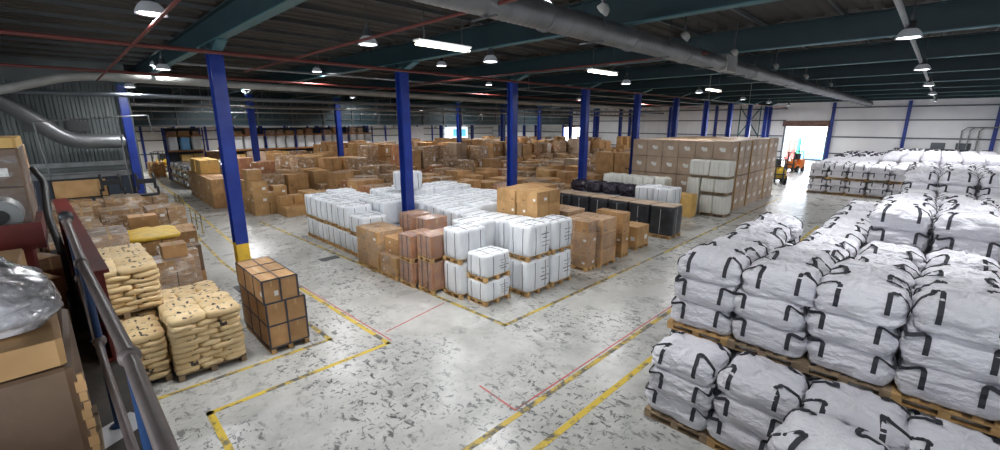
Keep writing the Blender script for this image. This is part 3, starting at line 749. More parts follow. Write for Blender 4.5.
# front rows
for j in range(6): stacks.append((7.05, 2.40 - 1.06 * j, [3], .395, 'low front row', COLW[j], 1))
for j in range(4): stacks.append((5.90, .36 - 1.10 * j, [3], .42, 'corner row nearest the camera', COLW[j], 1))
H0 = {0: .44, 1: .435, 2: .445, 3: .475, 4: .50, 5: .48}
for i in range(44):
    x = 8.10 + 1.15 * i
    for j in range(-4, 6):
        y = (2.58 if i < 2 else 2.62) - (1.06 if i < 2 else 1.12) * j
        if y > 3.3 and x < 38.5: continue
        h = .48
        if x < 13.6:
            pat = [2, 3]; h = H0[max(j, 0)] if i == 0 else .42
            if i >= 2 and j >= 1: pat = [2, 2]; h = .46
            if j < 0: continue
        elif x < 20:
            if j < 1: continue
            pat = [3, 3] if j >= 2 else [2, 3]
            if x > 16.2: pat = [2, 3]
            h = .46 if j >= 2 and x < 16.2 else .40
        elif x < 25: pat, h = [2, 3], .41
        elif x < 31: pat, h = [3, 3], .46
        elif x < 38.5: pat, h = [2, 3], .46
        else: pat, h = [2, 2], .47
        if 20 <= x < 38.5 and j < 2: continue
        if x >= 44 and j >= 0: pat, h = [2, 3], .46
        if y > 6.6: continue
        if not in_view(x, y, pat_top0(pat, h), 170): continue
        rw = '%s high row' % ORD[i] if i < 40 else 'row by the end wall, %s' % ORD[i - 40]
        cw = COLW[j] if j >= 0 else ['first', 'second', 'third', 'fourth'][-j - 1] + ' extra'
        stacks.append((x, y, pat, h, rw, cw, 0))
def tiers(pat, h, x):
    # (z of pallet, bags, bag height); the first raised pallet of the front high row sits on a fuller lower tier
    out = []; z = 0
    for t, n in enumerate(pat):
        hh = .55 if (t == 0 and len(pat) == 2 and x < 13.6) else h
        out.append((z, n, hh)); z += .14 + n * hh
    return out, z
def pat_top(pat, h, x=50): return tiers(pat, h, x)[1]
occ = {}
for s in stacks: occ[(round(s[0], 1), round(s[1], 1))] = pat_top(s[2], s[3], s[0])
def height_near(x, y):
    best = 0
    for (a, c), h in occ.items():
        if abs(a - x) < .62 and abs(c - y) < .62: best = max(best, h)
    return best
todo = []; culled = []
for x, y, pat, h, rw, cw, front in stacks:
    z = 0; hf = height_near(x - 1.15, y); hs = height_near(x, y - 1.13) if y > 0 else height_near(x, y + 1.13)
    top = pat_top(pat, h, x); lev = 0; total = sum(pat)
    for t, (z, n, hh) in enumerate(tiers(pat, h, x)[0]):
        if z + .14 > min(hf, hs) - (.3 if x < 9 else .05): todo.append(('p', x, y, z, 0, rw, cw, t, len(pat), 0))
        z += .14
        for q in range(n):
            lev += 1
            if z + hh > min(hf, hs) - .1: todo.append(('b', x, y, z, hh, rw, cw, lev, total, t))
            else: culled.append((x, y, z, hh))
            z += hh
todo.sort(key=lambda r: (r[1] + r[2]) - r[3] * .3)
nb = 0; far = MB()
def pos_word(cw): return {'aisle-side': 'aisle-side stack'}.get(cw, cw + ' stack from aisle')
for r in todo:
    k, x, y, z, h, rw, cw, lev, total, t = r
    d = math.hypot(x, y)
    if k == 'p':
        lab = '%s pallet under the bulk bags of the %s, %s' % ('floor' if t == 0 else 'raised', rw if False else pos_word(cw), rw)
        lab = '%s wooden pallet, %s, %s' % ('floor-level' if lev == 0 else 'raised', pos_word(cw), rw)
        pallet(x, y, z, 1.06, 1.06, lab, 'wood' if rb.random() < .6 else 'woodgrey', 0, 'pallets under the bulk bags', parts=(d < 9.5 and y > -2.2))
        continue
    jx, jy = rb.uniform(-.04, .04), rb.uniform(-.04, .04); rz = rb.choice((0, 1.5708, 3.1416, 4.7124)) + rb.uniform(-.05, .05)
    top = lev == total
    if nb < 300:
        word = 'top' if top else ('bottom' if lev == 1 else ORD[lev - 1] + '-up')
        lab = 'white bulk bag, %s, %s, %s' % (word, pos_word(cw), rw)
        make_bag(x + jx, y + jy, z, h * (rb.uniform(.94, 1.08) if top else 1.015), 'top' if top else 'mid', rz, rb.uniform(.98, 1.04), lab, 'white bulk bags', 4 if d < 42 else 0)
        nb += 1
    else:
        me = bag_var['top' if top else 'mid'][rb.randrange(5)][2]
        vs = [(x + jx + v.co.x, y + jy + v.co.y, z + v.co.z * h / BH) for v in me.vertices]
        far.add(vs, [tuple(p.vertices) for p in me.polygons], 'bag', True)
        for q in range(5): a, c = rb.uniform(-.45, .3), rb.uniform(-.4, .4); far.box(x + a, y + c, z + h * .9, x + a + .06, y + c + rb.uniform(.08, .3), z + h + .075, 'strap')
        far.box(x - .56, y - .38, z + h * .35, x - .545, y - .31, z + h * .9, 'strap'); far.box(x - .56, y + .31, z + h * .35, x - .545, y + .38, z + h * .9, 'strap')
for x, y, z, h in culled:
    me = bag_var['mid'][0][2]
    far.add([(x + v.co.x * .93, y + v.co.y * .93, z + v.co.z * h / BH) for v in me.vertices], [tuple(p.vertices) for p in me.polygons], 'bag', True)
if far.v: tag(link('bulk_bags', far.mesh('bulk_bags')), 'remaining white bulk bags inside the stacks and farthest back by the end wall', 'bag', 'white bulk bags', 'stuff')
# ================================================================== CARTONS
def carton_mesh(m, kind=0):
    c = MB(); e = .018
    xs = [-.5, -.5 + e, .5 - e, .5]; k = []
    # bevelled box: three rings of eight
    def ring(z, i): a = .5 - i; return [(-a, -.5 + e, z), (-.5 + e, -a, z), (.5 - e, -a, z), (a, -.5 + e, z), (a, .5 - e, z), (.5 - e, a, z), (-.5 + e, a, z), (-a, .5 - e, z)]
    vs = ring(0, e) + ring(e, 0) + ring(1 - e, 0) + ring(1, e)
    fs = [tuple(range(7, -1, -1)), tuple(range(24, 32))] + [(r * 8 + i, r * 8 + (i + 1) % 8, r * 8 + 8 + (i + 1) % 8, r * 8 + 8 + i) for r in range(3) for i in range(8)]
    c.add(vs, fs, m)
    if kind != 2:
        c.box(-.045, -.502, .72, .045, -.5, .985, 'tape'); c.box(-.045, -.49, 1.0, .045, .49, 1.003, 'tape')
        c.box(-.502, -.045, .72, -.5, .045, .985, 'tape')
    if kind == 1:
        c.box(.12, -.505, .28, .36, -.5, .5, 'label'); c.box(-.505, -.36, .28, -.5, -.14, .48, 'label')
    if kind == 2:   # tall white-labelled cartons of the wall: torn pale paper in the middle of each face
        for (a, z, w, h) in ((-.05, .42, .26, .20), (.08, .50, .16, .16), (-.12, .55, .12, .08)):
            c.box(a - w / 2, -.508, z, a + w / 2, -.5, z + h, 'label'); c.box(-.508, a - w / 2, z, -.5, a + w / 2, z + h, 'label')
    if kind == 3:   # printed marks
        for a in (-.32, -.2): c.box(a, -.504, .2, a + .07, -.5, .3, 'ink'); c.box(-.504, a, .2, -.5, a + .07, .3, 'ink')
    return c.mesh('carton')
CM = {(m, k): carton_mesh(m, k) for m in ('card', 'card2', 'card3', 'cardwrap', 'cardyel', 'cardpink', 'cardgrey') for k in (0, 1, 2, 3)}
rc = random.Random(21)
def carton(x, y, z, w, d, h, label, m='card', kind=0, rz=0.0, group=None, cat='box', name='carton'):
    return tag(link(name, CM[(m, kind)], None, (x, y, z), rz, (w, d, h)), label, cat, group)
def cpart(par, x0, y0, z0, w, d, h, m, kind=0, name='carton'):
    return link(name, CM[(m, kind)], par, (x0 + w / 2, y0 + d / 2, z0), scale=(w * .985, d * .985, h * .99), rz=0)
def film(par, w, d, h, seed=1, z=0.0):
    me, _ = soft_mesh('stretch_film', seed, w * 1.015, d * 1.015, h, 'film', 14, [(1.0, 0), (1.005, .2), (1.0, .4), (1.005, .6), (1.0, .8), (1.0, .97), (.985, 1.004), (.5, 1.01)], 40, .008, (3, 3, 3), .006, (2, 2, 14), 0, 0, .004)
    return link('stretch_film', me, par, (w / 2, d / 2, z))
def load(x0, y0, w, d, h, label, m='card', nx=2, ny=2, nz=3, z0=0.0, wrap=False, group=None, pal=True, jit=.012, name='carton_load', kinds=(0, 0, 1, 3), hide=True, seed=None, palmat='wood'):
    """a pallet load of cartons held together by film; x0, y0 is the corner nearest the camera"""
    zb = z0
    if pal: pallet(x0 + w / 2, y0 + d / 2, z0, w, d, 'pallet under the ' + label, palmat, 0, 'pallets under carton loads'); zb = z0 + .14; h = h - .14
    t = empty(name, (x0, y0, zb), label, 'boxes', group)
    cw, cd, ch = w / nx, d / ny, h / nz
    for k in range(nz):
        for i in range(nx):
            for j in range(ny):
                if hide and i > 0 and j > 0 and k < nz - 1: continue
                cpart(t, i * cw + rc.uniform(-jit, jit), j * cd + rc.uniform(-jit, jit), k * ch, cw, cd, ch, m, rc.choice(kinds))
    if wrap: film(t, w, d, h, seed or rc.randrange(99))
    return t

# ------------------------------------------------------------------ white bales of the middle block
bale_var = []
def bands(bv, w, d, h, axis, offs, m, width=.018):
    out = []
    for o in offs:
        pts = []; wd = []
        seq = [(-1, 0, .04), (-1, 0, .3), (-1, 0, .6), (-1, 0, .9)] + [(a, 1, 0) for a in (-.42, -.2, 0, .2, .42)] + [(1, 0, .9), (1, 0, .6), (1, 0, .3), (1, 0, .04)]
        for s, top, f in seq:
            if top: org = Vector((s * w, o, h * 3)) if axis == 'x' else Vector((o, s * d, h * 3)); dr = Vector((0, 0, -1)); n = Vector((0, 0, .008))
            else: org = Vector((s * 3, o, f * h)) if axis == 'x' else Vector((o, s * 3, f * h)); dr = Vector((-s, 0, 0)) if axis == 'x' else Vector((0, -s, 0)); n = -dr * .008
            r = bv.ray_cast(org, dr)[0]
            if r is not None: pts.append(r + n); wd.append(Vector((0, 1, 0)) if axis == 'x' else Vector((1, 0, 0)))
        if len(pts) > 4:
            c = MB(); c.ribbon(pts, wd, width, .008, m); out.append(c.mesh('band'))
    return out
BALEPROF = [(0.6, 0), (0.95, 0.0), (0.99, 0.03), (1.0, .15), (1.0, .3), (1.0, .45), (1.0, .6), (1.0, .75), (1.0, .88), (.985, .96), (.93, .995), (.7, 1.0), (.45, 1.0), (.2, 1.0)]
for s in range(5):
    me, bv = soft_mesh('bale_body', 200 + s, 1, 1, 1, 'bale', 9, BALEPROF, 64, .014, (3, 3, 3), .016, (9, 9, 1.2), .03, .010, .02)
    bale_var.append((me, bands(bv, 1, 1, 1, 'x', (-.24, .22), 'band') + bands(bv, 1, 1, 1, 'y', (-.2, .24), 'band')))
cream_var = []
for s in range(3):
    me, bv = soft_mesh('bale_body', 230 + s, 1, 1, 1, 'balecream', 9, BALEPROF, 56, .014, (3, 3, 3), .02, (10, 10, 1.2), .03, .010, .02)
    cream_var.append((me, bands(bv, 1, 1, 1, 'x', (-.25, 0, .25), 'bandw') + bands(bv, 1, 1, 1, 'y', (-.22, .22), 'bandw')))
def marks(par, w, d, h, right=True):
    """rows of small printed lines on the right-hand (-y) face"""
    c = MB()
    for r, (a, b_) in enumerate(((.55, .85), (.60, .80), (.52, .9), (.58, .82))):
        z = (.66 - r * .13); x = a
        while x < b_: c.box(x - .5, -.522, z, x - .5 + .022, -.505, z + .02, 'ink'); x += .036
    o = link('printed_marks', c.mesh('printed_marks'), par); o['kind'] = 'stuff'; return o
def bale(x0, y0, z, w, d, h, label, group='white bales of the middle block', var=bale_var, nb_=4, mk=False, name='white_bale'):
    me, bd = var[rc.randrange(len(var))]
    o = tag(link(name, me, None, (x0 + w / 2, y0 + d / 2, z), 0, (w, d, h)), label, 'bale', group)
    for k in range(min(nb_, len(bd))): link('band', bd[k], o)
    if mk: marks(o, w, d, h)
    return o
def bale_stack(x0, y0, w, d, tops, label, mk=False, nbands=4, var=bale_var, group='white bales of the middle block', name='white_bale', near=True, pm='wood'):
    """tops: list of bale top heights, each bale on its own pallet"""
    z = 0
    for k, tz in enumerate(tops):
        lv = ('upper' if k == len(tops) - 1 else ('lower' if len(tops) == 2 or k == 0 else 'middle')) if len(tops) > 1 else 'single'
        pallet(x0 + w / 2, y0 + d / 2, z, w * .98, d * .98, '%s pallet of the %s' % (lv, label), pm, 0, 'pallets under the bales', parts=near)
        bale(x0, y0, z + .14, w, d, tz - z - .14, '%s bale of the %s' % (lv, label), group, var, nbands, mk, name)
        z = tz
bale_stack(7.66, 8.22, 1.0, .80, [.70, 1.46], 'short white stack at the near corner of the block', True)
bale_stack(7.50, 9.10, 1.06, .80, [1.06, 2.04], 'white stack left behind the short corner stack', False)
bale_stack(9.0, 7.85, 1.04, .82, [1.08, 2.12], 'white stack right of the short corner stack', True)
bale_stack(10.15, 7.85, 1.0, .85, [1.06, 2.08], 'rightmost white stack, next to the wrapped cartons', True)
# white stacks along the left-hand face
for k, (y, d, tz, nm) in enumerate(((14.50, 1.12, [.82, 1.60], 'lower white stack beside the kraft cartons'), (15.70, 1.0, [.86, 1.84], 'left-face white stack, fourth from the far end'),
        (16.74, 1.0, [.88, 1.88], 'left-face white stack, third from the far end'), (17.78, 1.0, [.86, 1.86], 'left-face white stack, second from the far end'), (18.82, 1.0, [.88, 1.90], 'white stack at the far left end of the block'))):
    bale_stack(7.38, y, 1.08, d, tz, nm, False, near=False)
# inner rows: only the upper bales show
rowsx = [8.65, 9.78, 10.91, 12.04, 13.2]
for i, x in enumerate(rowsx):
    for j in range(11):
        y = 8.85 + 1.06 * j
        if i == 0 and (y < 9.9 or 10.9 < y < 13.6): continue
        if i in (2, 3, 4) and y < 11.2: continue
        if i == 3 and y < 12.2: continue
        if i == 4 and y < 13: continue
        if i > 0 and y > 17.4: continue
        if abs(x + .53 - 9.43) < .78 and abs(y + .5 - 14.6) < .78: continue
        h = 1.88 + .05 * math.sin(i * 2 + j * 1.3)
        if i >= 1 and 15.8 < y: h += .18
        bale(x, y, h - .95, 1.10, 1.03, .95, 'white bale top inside the block, %s row in, %s from the near side' % (ORD[i], ORD[j]), nb_=2)
        bale(x, y, 0, 1.10, 1.03, h - .955, 'lower white bale inside the block, %s row in, %s from the near side' % (ORD[i], ORD[j]), nb_=0) if (i == 0 or j < 3) else carton(x + .55, y + .515, 0, 1.08, 1.0, h - .96, 'carton under the inner white bales, %s row in, %s along' % (ORD[i], ORD[j]), 'card2', group='cartons under the inner white bales')
bale(10.3, 16.2, 2.13, 1.0, .9, .78, 'raised white bale standing on the others left of the blue column')

# reddish-brown wrapped bundles on the left-hand face
def brown(x0, y0, w, d, tops, label, m='cardpink'):
    z = 0
    for k, tz in enumerate(tops):
        lv = 'upper' if k else 'lower'
        pallet(x0 + w / 2, y0 + d / 2, z, w, d, '%s pallet of the %s' % (lv, label), 'wood', 0, 'pallets under brown bundles', parts=True)
        t = empty('brown_bundle', (x0, y0, z + .14), '%s %s' % (lv, label), 'bundle', 'brown bundles of the middle block')
        hh = tz - z - .14
        for j in range(3):
            cpart(t, 0, j * d / 3, 0, w, d / 3, hh, m, 0, 'bundle_sheet_pack')
        film(t, w, d, hh, 60 + k)
        for j in (.3, .7): slab('band', 'band', t, -.012, d * j - .01, 0, -.002, d * j + .01, hh)
        z = tz
brown(7.15, 9.96 + .02, 1.0, .72, [.98, 1.80], 'red-brown bundle beside the left white corner stack')
brown(7.05, 10.86, 1.0, .72, [.80, 1.66], 'red-brown bundle, second along the left-hand face')
brown(8.3 - .05, 11.75, .9, .62, [1.0, 1.86], 'red-brown bundle set back, nearer of two')
brown(8.25, 12.6, .85, .8, [1.0, 1.88], 'red-brown bundle set back, farther of two')
load(7.02, 11.75, 1.0, 1.0, .78, 'low pallet of pale kraft cartons in the left face', 'card2', 2, 3, 2, wrap=True)
load(7.05, 12.9, 1.05, 1.45, 1.42, 'taller pallet of tan cartons beside the lower white stack', 'card2', 2, 2, 3, wrap=True)
load(7.2, 11.85, .7, .8, .55, 'small broken open stack of tan cartons on top', 'card', 2, 2, 2, z0=.785, pal=False)

# ------------------------------------------------------------------ kraft and carton stacks right of the white block
load(10.95, 9.2, 1.25, .95, 2.75, 'tall kraft carton stack nearest the white bales, right one', 'card2', 2, 2, 6)
load(10.95, 10.2, 1.25, .92, 2.72, 'tall kraft carton stack, left one of the pair', 'card2', 2, 2, 6)
load(12.3, 10.42, 1.3, 1.1, 2.66, 'kraft stack behind the left tall one', 'card', 2, 2, 6, pal=False)
load(12.72, 9.2, 1.1, 1.15, 1.84, 'film-wrapped open-topped carton stack with white film edges', 'card2', 3, 3, 5, wrap=True, jit=.02)
load(12.12, 7.92, .55, 1.1, 1.75, 'brown carton stack just right of the white bales', 'card', 1, 2, 4, wrap=True)
load(14.42, 7.9, .5, 1.2, 1.72, 'last narrow brown stack right of the dark gap', 'card', 1, 2, 4)
load(12.78, 7.8, 1.0, 1.3, 1.73, 'wider brown carton stack behind a dark gap', 'card', 1, 2, 3, wrap=True)
load(14.1, 9.3, .9, 1.0, 1.25, 'low film-wrapped load half hidden behind the brown stack', 'cardwrap', 2, 2, 3)
pallet(16.25, 8.4, 0, 1.0, .85, 'pallet under the single brown carton in front of the black row', 'wood')
carton(16.25, 8.4, .14, .95, .82, .80, 'single brown carton on a pallet in front of the black row', 'card2', 1)

# black stretch-wrapped row
bs = []
for s in range(3):
    me, bv = soft_mesh('film_body', 300 + s, 1, 1, 1, 'black', 12, BALEPROF, 44, .010, (3, 3, 3), .010, (2, 2, 9), 0, .006, .01)
    bs.append((me, bands(bv, 1, 1, 1, 'x', (.02,), 'bandw', .02) + bands(bv, 1, 1, 1, 'y', (-.1,), 'bandw', .02)))
for k in range(6):
    y = 7.72 + 1.08 * k
    lab = 'black film-wrapped load, %s from the aisle end of the black row' % ORD[k]
    pallet(18.85, y + .53, 0, 1.1, 1.0, 'pallet under the ' + lab, 'wood', 0, 'pallets under the black row')
    me, bd = bs[k % 3]; o = tag(link('wrapped_load', me, None, (18.85, y + .53, .14), 0, (1.1, 1.05, 1.27)), lab, 'load', 'black wrapped loads')
    for q in bd: link('band', q, o)
    carton(18.85, y + .53, 1.41, 1.06, 1.0, .03, 'grey cover board on the %s black load from the aisle' % ORD[k], 'cardgrey', 0, 0, 'cover boards on the black loads', 'board', 'cover_board')
pur = []
for s in range(3):
    me, _ = soft_mesh('shiny_sack', 320 + s, 1, 1, 1, 'purple', 4, None, 30, .05, (4, 4, 4), .03, (3, 3, 8), .05, .03, .05); pur.append(me)
for k in range(6):
    y = 8.55 + .98 * k
    if k < 2:
        bale(20.0, y, 1.05, 1.1, .94, .92, 'pale blue-white bale on the row behind the black loads, %s' % ('nearer' if k == 0 else 'farther'), nb_=4)
        bale(20.0, y, 0, 1.1, .94, 1.05, 'lower pale bale behind the black loads, %s' % ('nearer' if k == 0 else 'farther'), nb_=0)
    else:
        tag(link('shiny_sack', pur[k % 3], None, (20.5, y + .47, 1.35), 0, (1.15, .95, .55)), 'shiny black sack on the row behind the black loads, %s of four' % ORD[k - 2], 'sack', 'shiny black sacks')
        bale(20.0, y, 0, 1.1, .94, 1.35, 'hidden pale bale under the %s shiny black sack' % ORD[k - 2], nb_=0)

# off-white bale row and three-high stack, ochre cartons
for k in range(6):
    y = 9.55 + .64 * k
    bale(22.9 + (0 if k else .1), y + .75, 0, .95, .62, 2.02, 'tall off-white bale in the row before the brown carton wall, %s from the right' % ORD[k], 'tall off-white bales', cream_var, 2, name='off_white_bale')
for k, (z0, z1) in enumerate(((0, 1.10), (1.18, 2.03))):
    pallet(25.25, 8.35, z0 - (0 if k == 0 else .0), .9, 1.4, '%s pallet of the three-high off-white stack' % ('lowest' if k == 0 else 'middle'), 'woodgrey', 0, 'pallets in the off-white stack')
    for j in range(2): bale(24.8, 7.65 + .72 * j, z0 + .14, .9, .70, z1 - z0 - .12, 'off-white bale, %s tier of the three-high stack, %s' % (('lowest', 'middle')[k], ('aisle side', 'inner side')[j]), 'off-white bales in the three-high stack', cream_var, 3, name='off_white_bale')
pallet(25.25, 8.72, 2.05, .9, 2.1, 'topmost pallet of the three-high off-white stack', 'woodgrey')
for j in range(2): bale(24.8, 7.65 + 1.08 * j, 2.19, .92, 1.05, .82, 'off-white bale on top of the three-high stack, %s' % (('aisle side', 'inner side')[j]), 'off-white bales in the three-high stack', cream_var, 3, name='off_white_bale')
bale(24.8, 9.15, 0, .9, .7, 2.05, 'off-white tall bale between the three-high stack and the ochre cartons', 'tall off-white bales', cream_var, 3, name='off_white_bale')
for k in range(2):
    for j in range(2):
        carton(23.9, 9.28 + .58 * j - .02, .62 * k, .78, .56, .61, 'ochre carton, %s %s of four in front of the off-white bales' % (('lower', 'upper')[k], ('right', 'left')[j]), 'cardyel', 0, 0, 'ochre cartons')

# tall wall of big brown cartons
WX, WY = 25.9, 8.02
for i in range(8):
    for j in range(6):
        for k in range(4):
            if i > 0 and j > 0 and k < 3 and (i > 1): continue
            if i > 1 and j > 0: 
                if k == 3: carton(WX + 1.18 * i + .57 + (.0 if i < 3 else (.10 if i < 6 else .16)), WY + .98 * j + .48, 0, 1.12, .955, 4.0, 'tall wall inner carton, %s back, %s from the aisle' % (ORD[i], ORD[j]), 'cardgrey', 0, 0, 'inner cartons of the tall wall')
                continue
            
            x = WX + 1.18 * i; y = WY + .98 * j; gap = .0 if i < 3 else (.10 if i < 6 else .16)
            m = 'cardgrey' if (j == 0 and i > 0) or i > 3 else 'cardgrey'
            carton(x + .57 + gap, y + .48, 1.0 * k + (.02 if k > 1 else 0), 1.12, .955, .985, 'tall wall carton, %s tier up, %s back, %s from the aisle' % (ORD[k], ORD[i], ORD[j]), m, 2, 0, 'big cartons of the tall wall')
for i in (1, 3, 6):
    slab('corner_board', 'wood', None, WX + 1.18 * i + .02, WY - .05, 0, WX + 1.18 * i + .09, WY - .005, 3.98)
for o in list(COL.objects):
    if o.name.startswith('corner_board') and not o.parent: tag(o, 'dark upright corner board against the aisle face of the brown wall, %s one' % {'corner_board': 'nearest', 'corner_board.001': 'middle', 'corner_board.002': 'farthest'}[o.name], 'board', 'corner boards')
for j in range(2):
    load(28.6, 15.25 + 1.62 * j, 1.5, 1.5, 2.9, 'orange-brown double carton stack behind the blue column, %s' % ('right' if j == 0 else 'left'), 'card', 1, 1, 2, pal=False, group='orange-brown tall stacks')

# ------------------------------------------------------------------ cartons left of the white block
def loose(x0, y0, rows, w, d, h, desc, m='card2'):
    """rows[k] = list of (i, j) cells present on layer k"""
    n = 0
    for k, cells in enumerate(rows):
        for (i, j) in cells:
            n += 1
            carton(x0 + (i + .5) * w + rc.uniform(-.02, .02), y0 + (j + .5) * d + rc.uniform(-.02, .02), k * h, w * .97, d * .97, h * .985, 'tan carton, %s layer, %s across and %s deep, %s' % (ORD[k], ORD[i], ORD[j], desc), m, rc.choice((0, 0, 1)), rc.uniform(-.03, .03), 'loose tan cartons ' + desc)
loose(7.0, 26.0, [[(0, 0), (1, 0), (0, 1), (0, 2)], [(0, 0), (1, 0), (0, 1), (0, 2)], [(0, 0), (0, 1), (0, 2)], [(0, 1)]], .78, .75, .62, 'in the left pile')
loose(8.1, 24.4, [[(0, 0), (1, 0), (0, 1), (0, 2), (1, 1)], [(0, 1), (0, 2), (1, 1)], [(0, 2)]], .72, .8, .52, 'in the middle pile')
loose(9.3, 24.2, [[(0, 0), (1, 0), (0, 1)], [(0, 0), (1, 0), (0, 1)]], .8, .8, .62, 'in the right pile')
for k in range(5):
    load(5.95 + .05 * k, 30.0 + 1.5 * k, 1.2, 1.42, 1.75, 'brown carton load beside the left aisle, %s from the near end' % ORD[k], 'card', 2, 2, 2, pal=False, group='carton loads beside the left aisle')
for k in range(2):
    load(6.2, 33.6 + 1.6 * k, 1.1, 1.4, .9 , 'big ochre carton riding on the left aisle row, %s' % ('nearer' if k == 0 else 'farther'), 'cardyel', 1, 1, 1, z0=1.755, pal=False)
# grey film-wrapped flat goods
sv = []
for s in range(3):
    me, bv = soft_mesh('film_body', 340 + s, 1, 1, 1, 'silver', 8, BALEPROF, 36, .02, (3, 3, 3), .03, (2, 8, 2), 0, .02, .02); sv.append(me)
for i in range(3):
    for j in range(3):
        for k in range(3):
            x, y = 6.6 + 1.45 * i, 40.0 + 2.6 * j
            pallet(x + .65, y + 1.2, .58 * k, 1.3, 2.4, 'pallet under grey wrapped goods, %s layer, column %s right, %s deep' % (ORD[k], ORD[i], ORD[j]), 'wood', 0, 'pallets under grey wrapped goods')
            tag(link('wrapped_goods', sv[(i + j + k) % 3], None, (x + .65, y + 1.2, .58 * k + .14), 0, (1.3, 2.4, .43)), 'grey film-wrapped flat goods, %s layer, %s column, %s deep' % (ORD[k], ORD[i], ORD[j]), 'load', 'grey wrapped flat goods')

# ------------------------------------------------------------------ the field of carton stacks behind
NAMED = [(6.5, 7.0, 15.3, 20.2), (15.3, 7, 26, 14.9), (25.5, 7.5, 36, 14.4), (28.2, 14.9, 30.4, 18.6), (5, 29, 7.9, 38), (6.4, 39, 11, 48), (6.6, 23.5, 11, 28.5), (15.3, 7, 16, 9)]
def blocked(x, y, w):
    for a, b_, c, d in NAMED:
        if a - w < x < c + w and b_ - w < y < d + w: return True
    for k in range(10):
        for yy in (14.6, 33.0, 51.5):
            if abs(x - 3.43 - 6 * k) < w + .3 and abs(y - yy) < w + .3: return True
    return False
cells = []
gx = 0
x = 9.0
while x < 55:
    y = 12.0
    while y < 43.5:
        ok = not blocked(x, y, .62)
        if y < 15.5 and x < 37: ok = False
        if x < 12 and y < 21: ok = False
        if x < 11.3 and y < 28.5: ok = False
        if y > 38 and x < 12: ok = False
        if x > 37 and y < 15.2: ok = False
        if x > 45 and y > 36: ok = False
        if ok and in_view(x, y, 1.5, 40): cells.append((x, y))
        y += 1.36 + (.35 if int(y / 1.36) % 5 == 4 else 0)
    x += 1.40 + (.3 if int(x / 1.4) % 4 == 3 else 0)
cells.sort(key=lambda c: c[0] + c[1])
joined = []
for v in range(6):
    c = MB(); r_ = random.Random(70 + v); m = ('card', 'cardwrap', 'card2', 'card', 'cardwrap', 'cardgrey')[v]
    for k in range(3):
        for i in range(2):
            for j in range(2):
                if k == 2 and v in (2, 4) and i + j == 0: continue
                o = r_.uniform(-.03, .03); c.box(-.5 + i * .5 + .005 + o, -.5 + j * .5 + .005 + o, k / 3, -.005 + i * .5 + o, -.005 + j * .5 + o, (k + 1) / 3 - .012, m)
                if r_.random() < .3: c.box(-.5 + i * .5 + .12 + o, -.5 + j * .5 - .002 + o, k / 3 + .1, -.5 + i * .5 + .26 + o, -.5 + j * .5 + .01 + o, k / 3 + .22, 'label')
    joined.append(c.mesh('carton_load'))
rowid = {}; n_ind = 0; stuff = MB()
def zone_h(x, y):
    r_ = rc.random()
    if y > 29 and x < 17: return 1.5 + .7 * r_ if r_ < .7 else 2.6
    if y > 29: return 1.5 + .6 * r_ if r_ < .5 else 2.3 + 1.1 * r_
    if x > 30: return 1.2 + .9 * r_
    if y > 25: return 1.1 + 1.1 * r_
    return 1.05 + .8 * r_
fieldlab = set()
protos = {}
for (x, y) in cells:
    h = zone_h(x, y); w = rc.uniform(1.12, 1.28); d = rc.uniform(1.12, 1.26); v = rc.randrange(6); m = ('card', 'cardwrap', 'card2', 'card', 'cardwrap', 'cardpink')[v]
    col = ORD[min(39, int((x - 9) / 1.4))]; row = ORD[min(39, int((y - 12) / 1.36))]
    adj = {'card': 'brown carton load', 'cardwrap': 'film-wrapped brown carton load', 'card2': 'light tan carton load', 'cardpink': 'reddish carton load'}[m]
    adj = ('tall ' if h > 2.3 else 'low ' if h < 1.5 else '') + adj
    lab = '%s in the field behind, %s across and %s deep' % (adj, col, row)
    if n_ind < 130:
        key = (m, rc.randrange(3))
        if key not in protos:
            nz = 2 + key[1]; t = link('carton_load', None, None, (0, 0, 0))
            for k in range(nz):
                for i in range(2):
                    for j in range(2):
                        if i and j and k < nz - 1: continue
                        if key[1] == 2 and k == nz - 1 and i == 0 and j == 1: continue
                        cpart(t, -.5 + .5 * i + rc.uniform(-.015, .015), -.5 + .5 * j + rc.uniform(-.015, .015), k / nz, .5, .5, 1 / nz, m, rc.choice((0, 0, 1, 3)))
            protos[key] = t; t['proto'] = 1; o = t
        else: o = copy_tree(protos[key])
        o.location = (x + rc.uniform(-.05, .05), y, 0); o.scale = (w, d, h); o.rotation_euler.z = rc.uniform(-.07, .07); tag(o, lab, 'boxes', 'carton loads in the field')
    elif n_ind < 300:
        tag(link('carton_load', joined[v], None, (x, y, 0), rc.uniform(-.05, .05), (w, d, h)), lab, 'boxes', 'carton loads in the field')
    else:
        me = joined[v]; q = [(x + c.co.x * w, y + c.co.y * d, c.co.z * h) for c in me.vertices]
        for p in me.polygons: pass
        mk = {0: 'card', 1: 'cardwrap', 2: 'card2', 3: 'card', 4: 'cardwrap', 5: 'cardgrey'}[v]
        stuff.add(q, [tuple(p.vertices) for p in me.polygons], mk)
    n_ind += 1
for t in protos.values(): del t['proto']
if stuff.v: tag(link('carton_loads', stuff.mesh('carton_loads')), 'farthest carton loads at the back of the field', 'boxes', 'carton loads in the field', 'stuff')
print('field', len(cells))

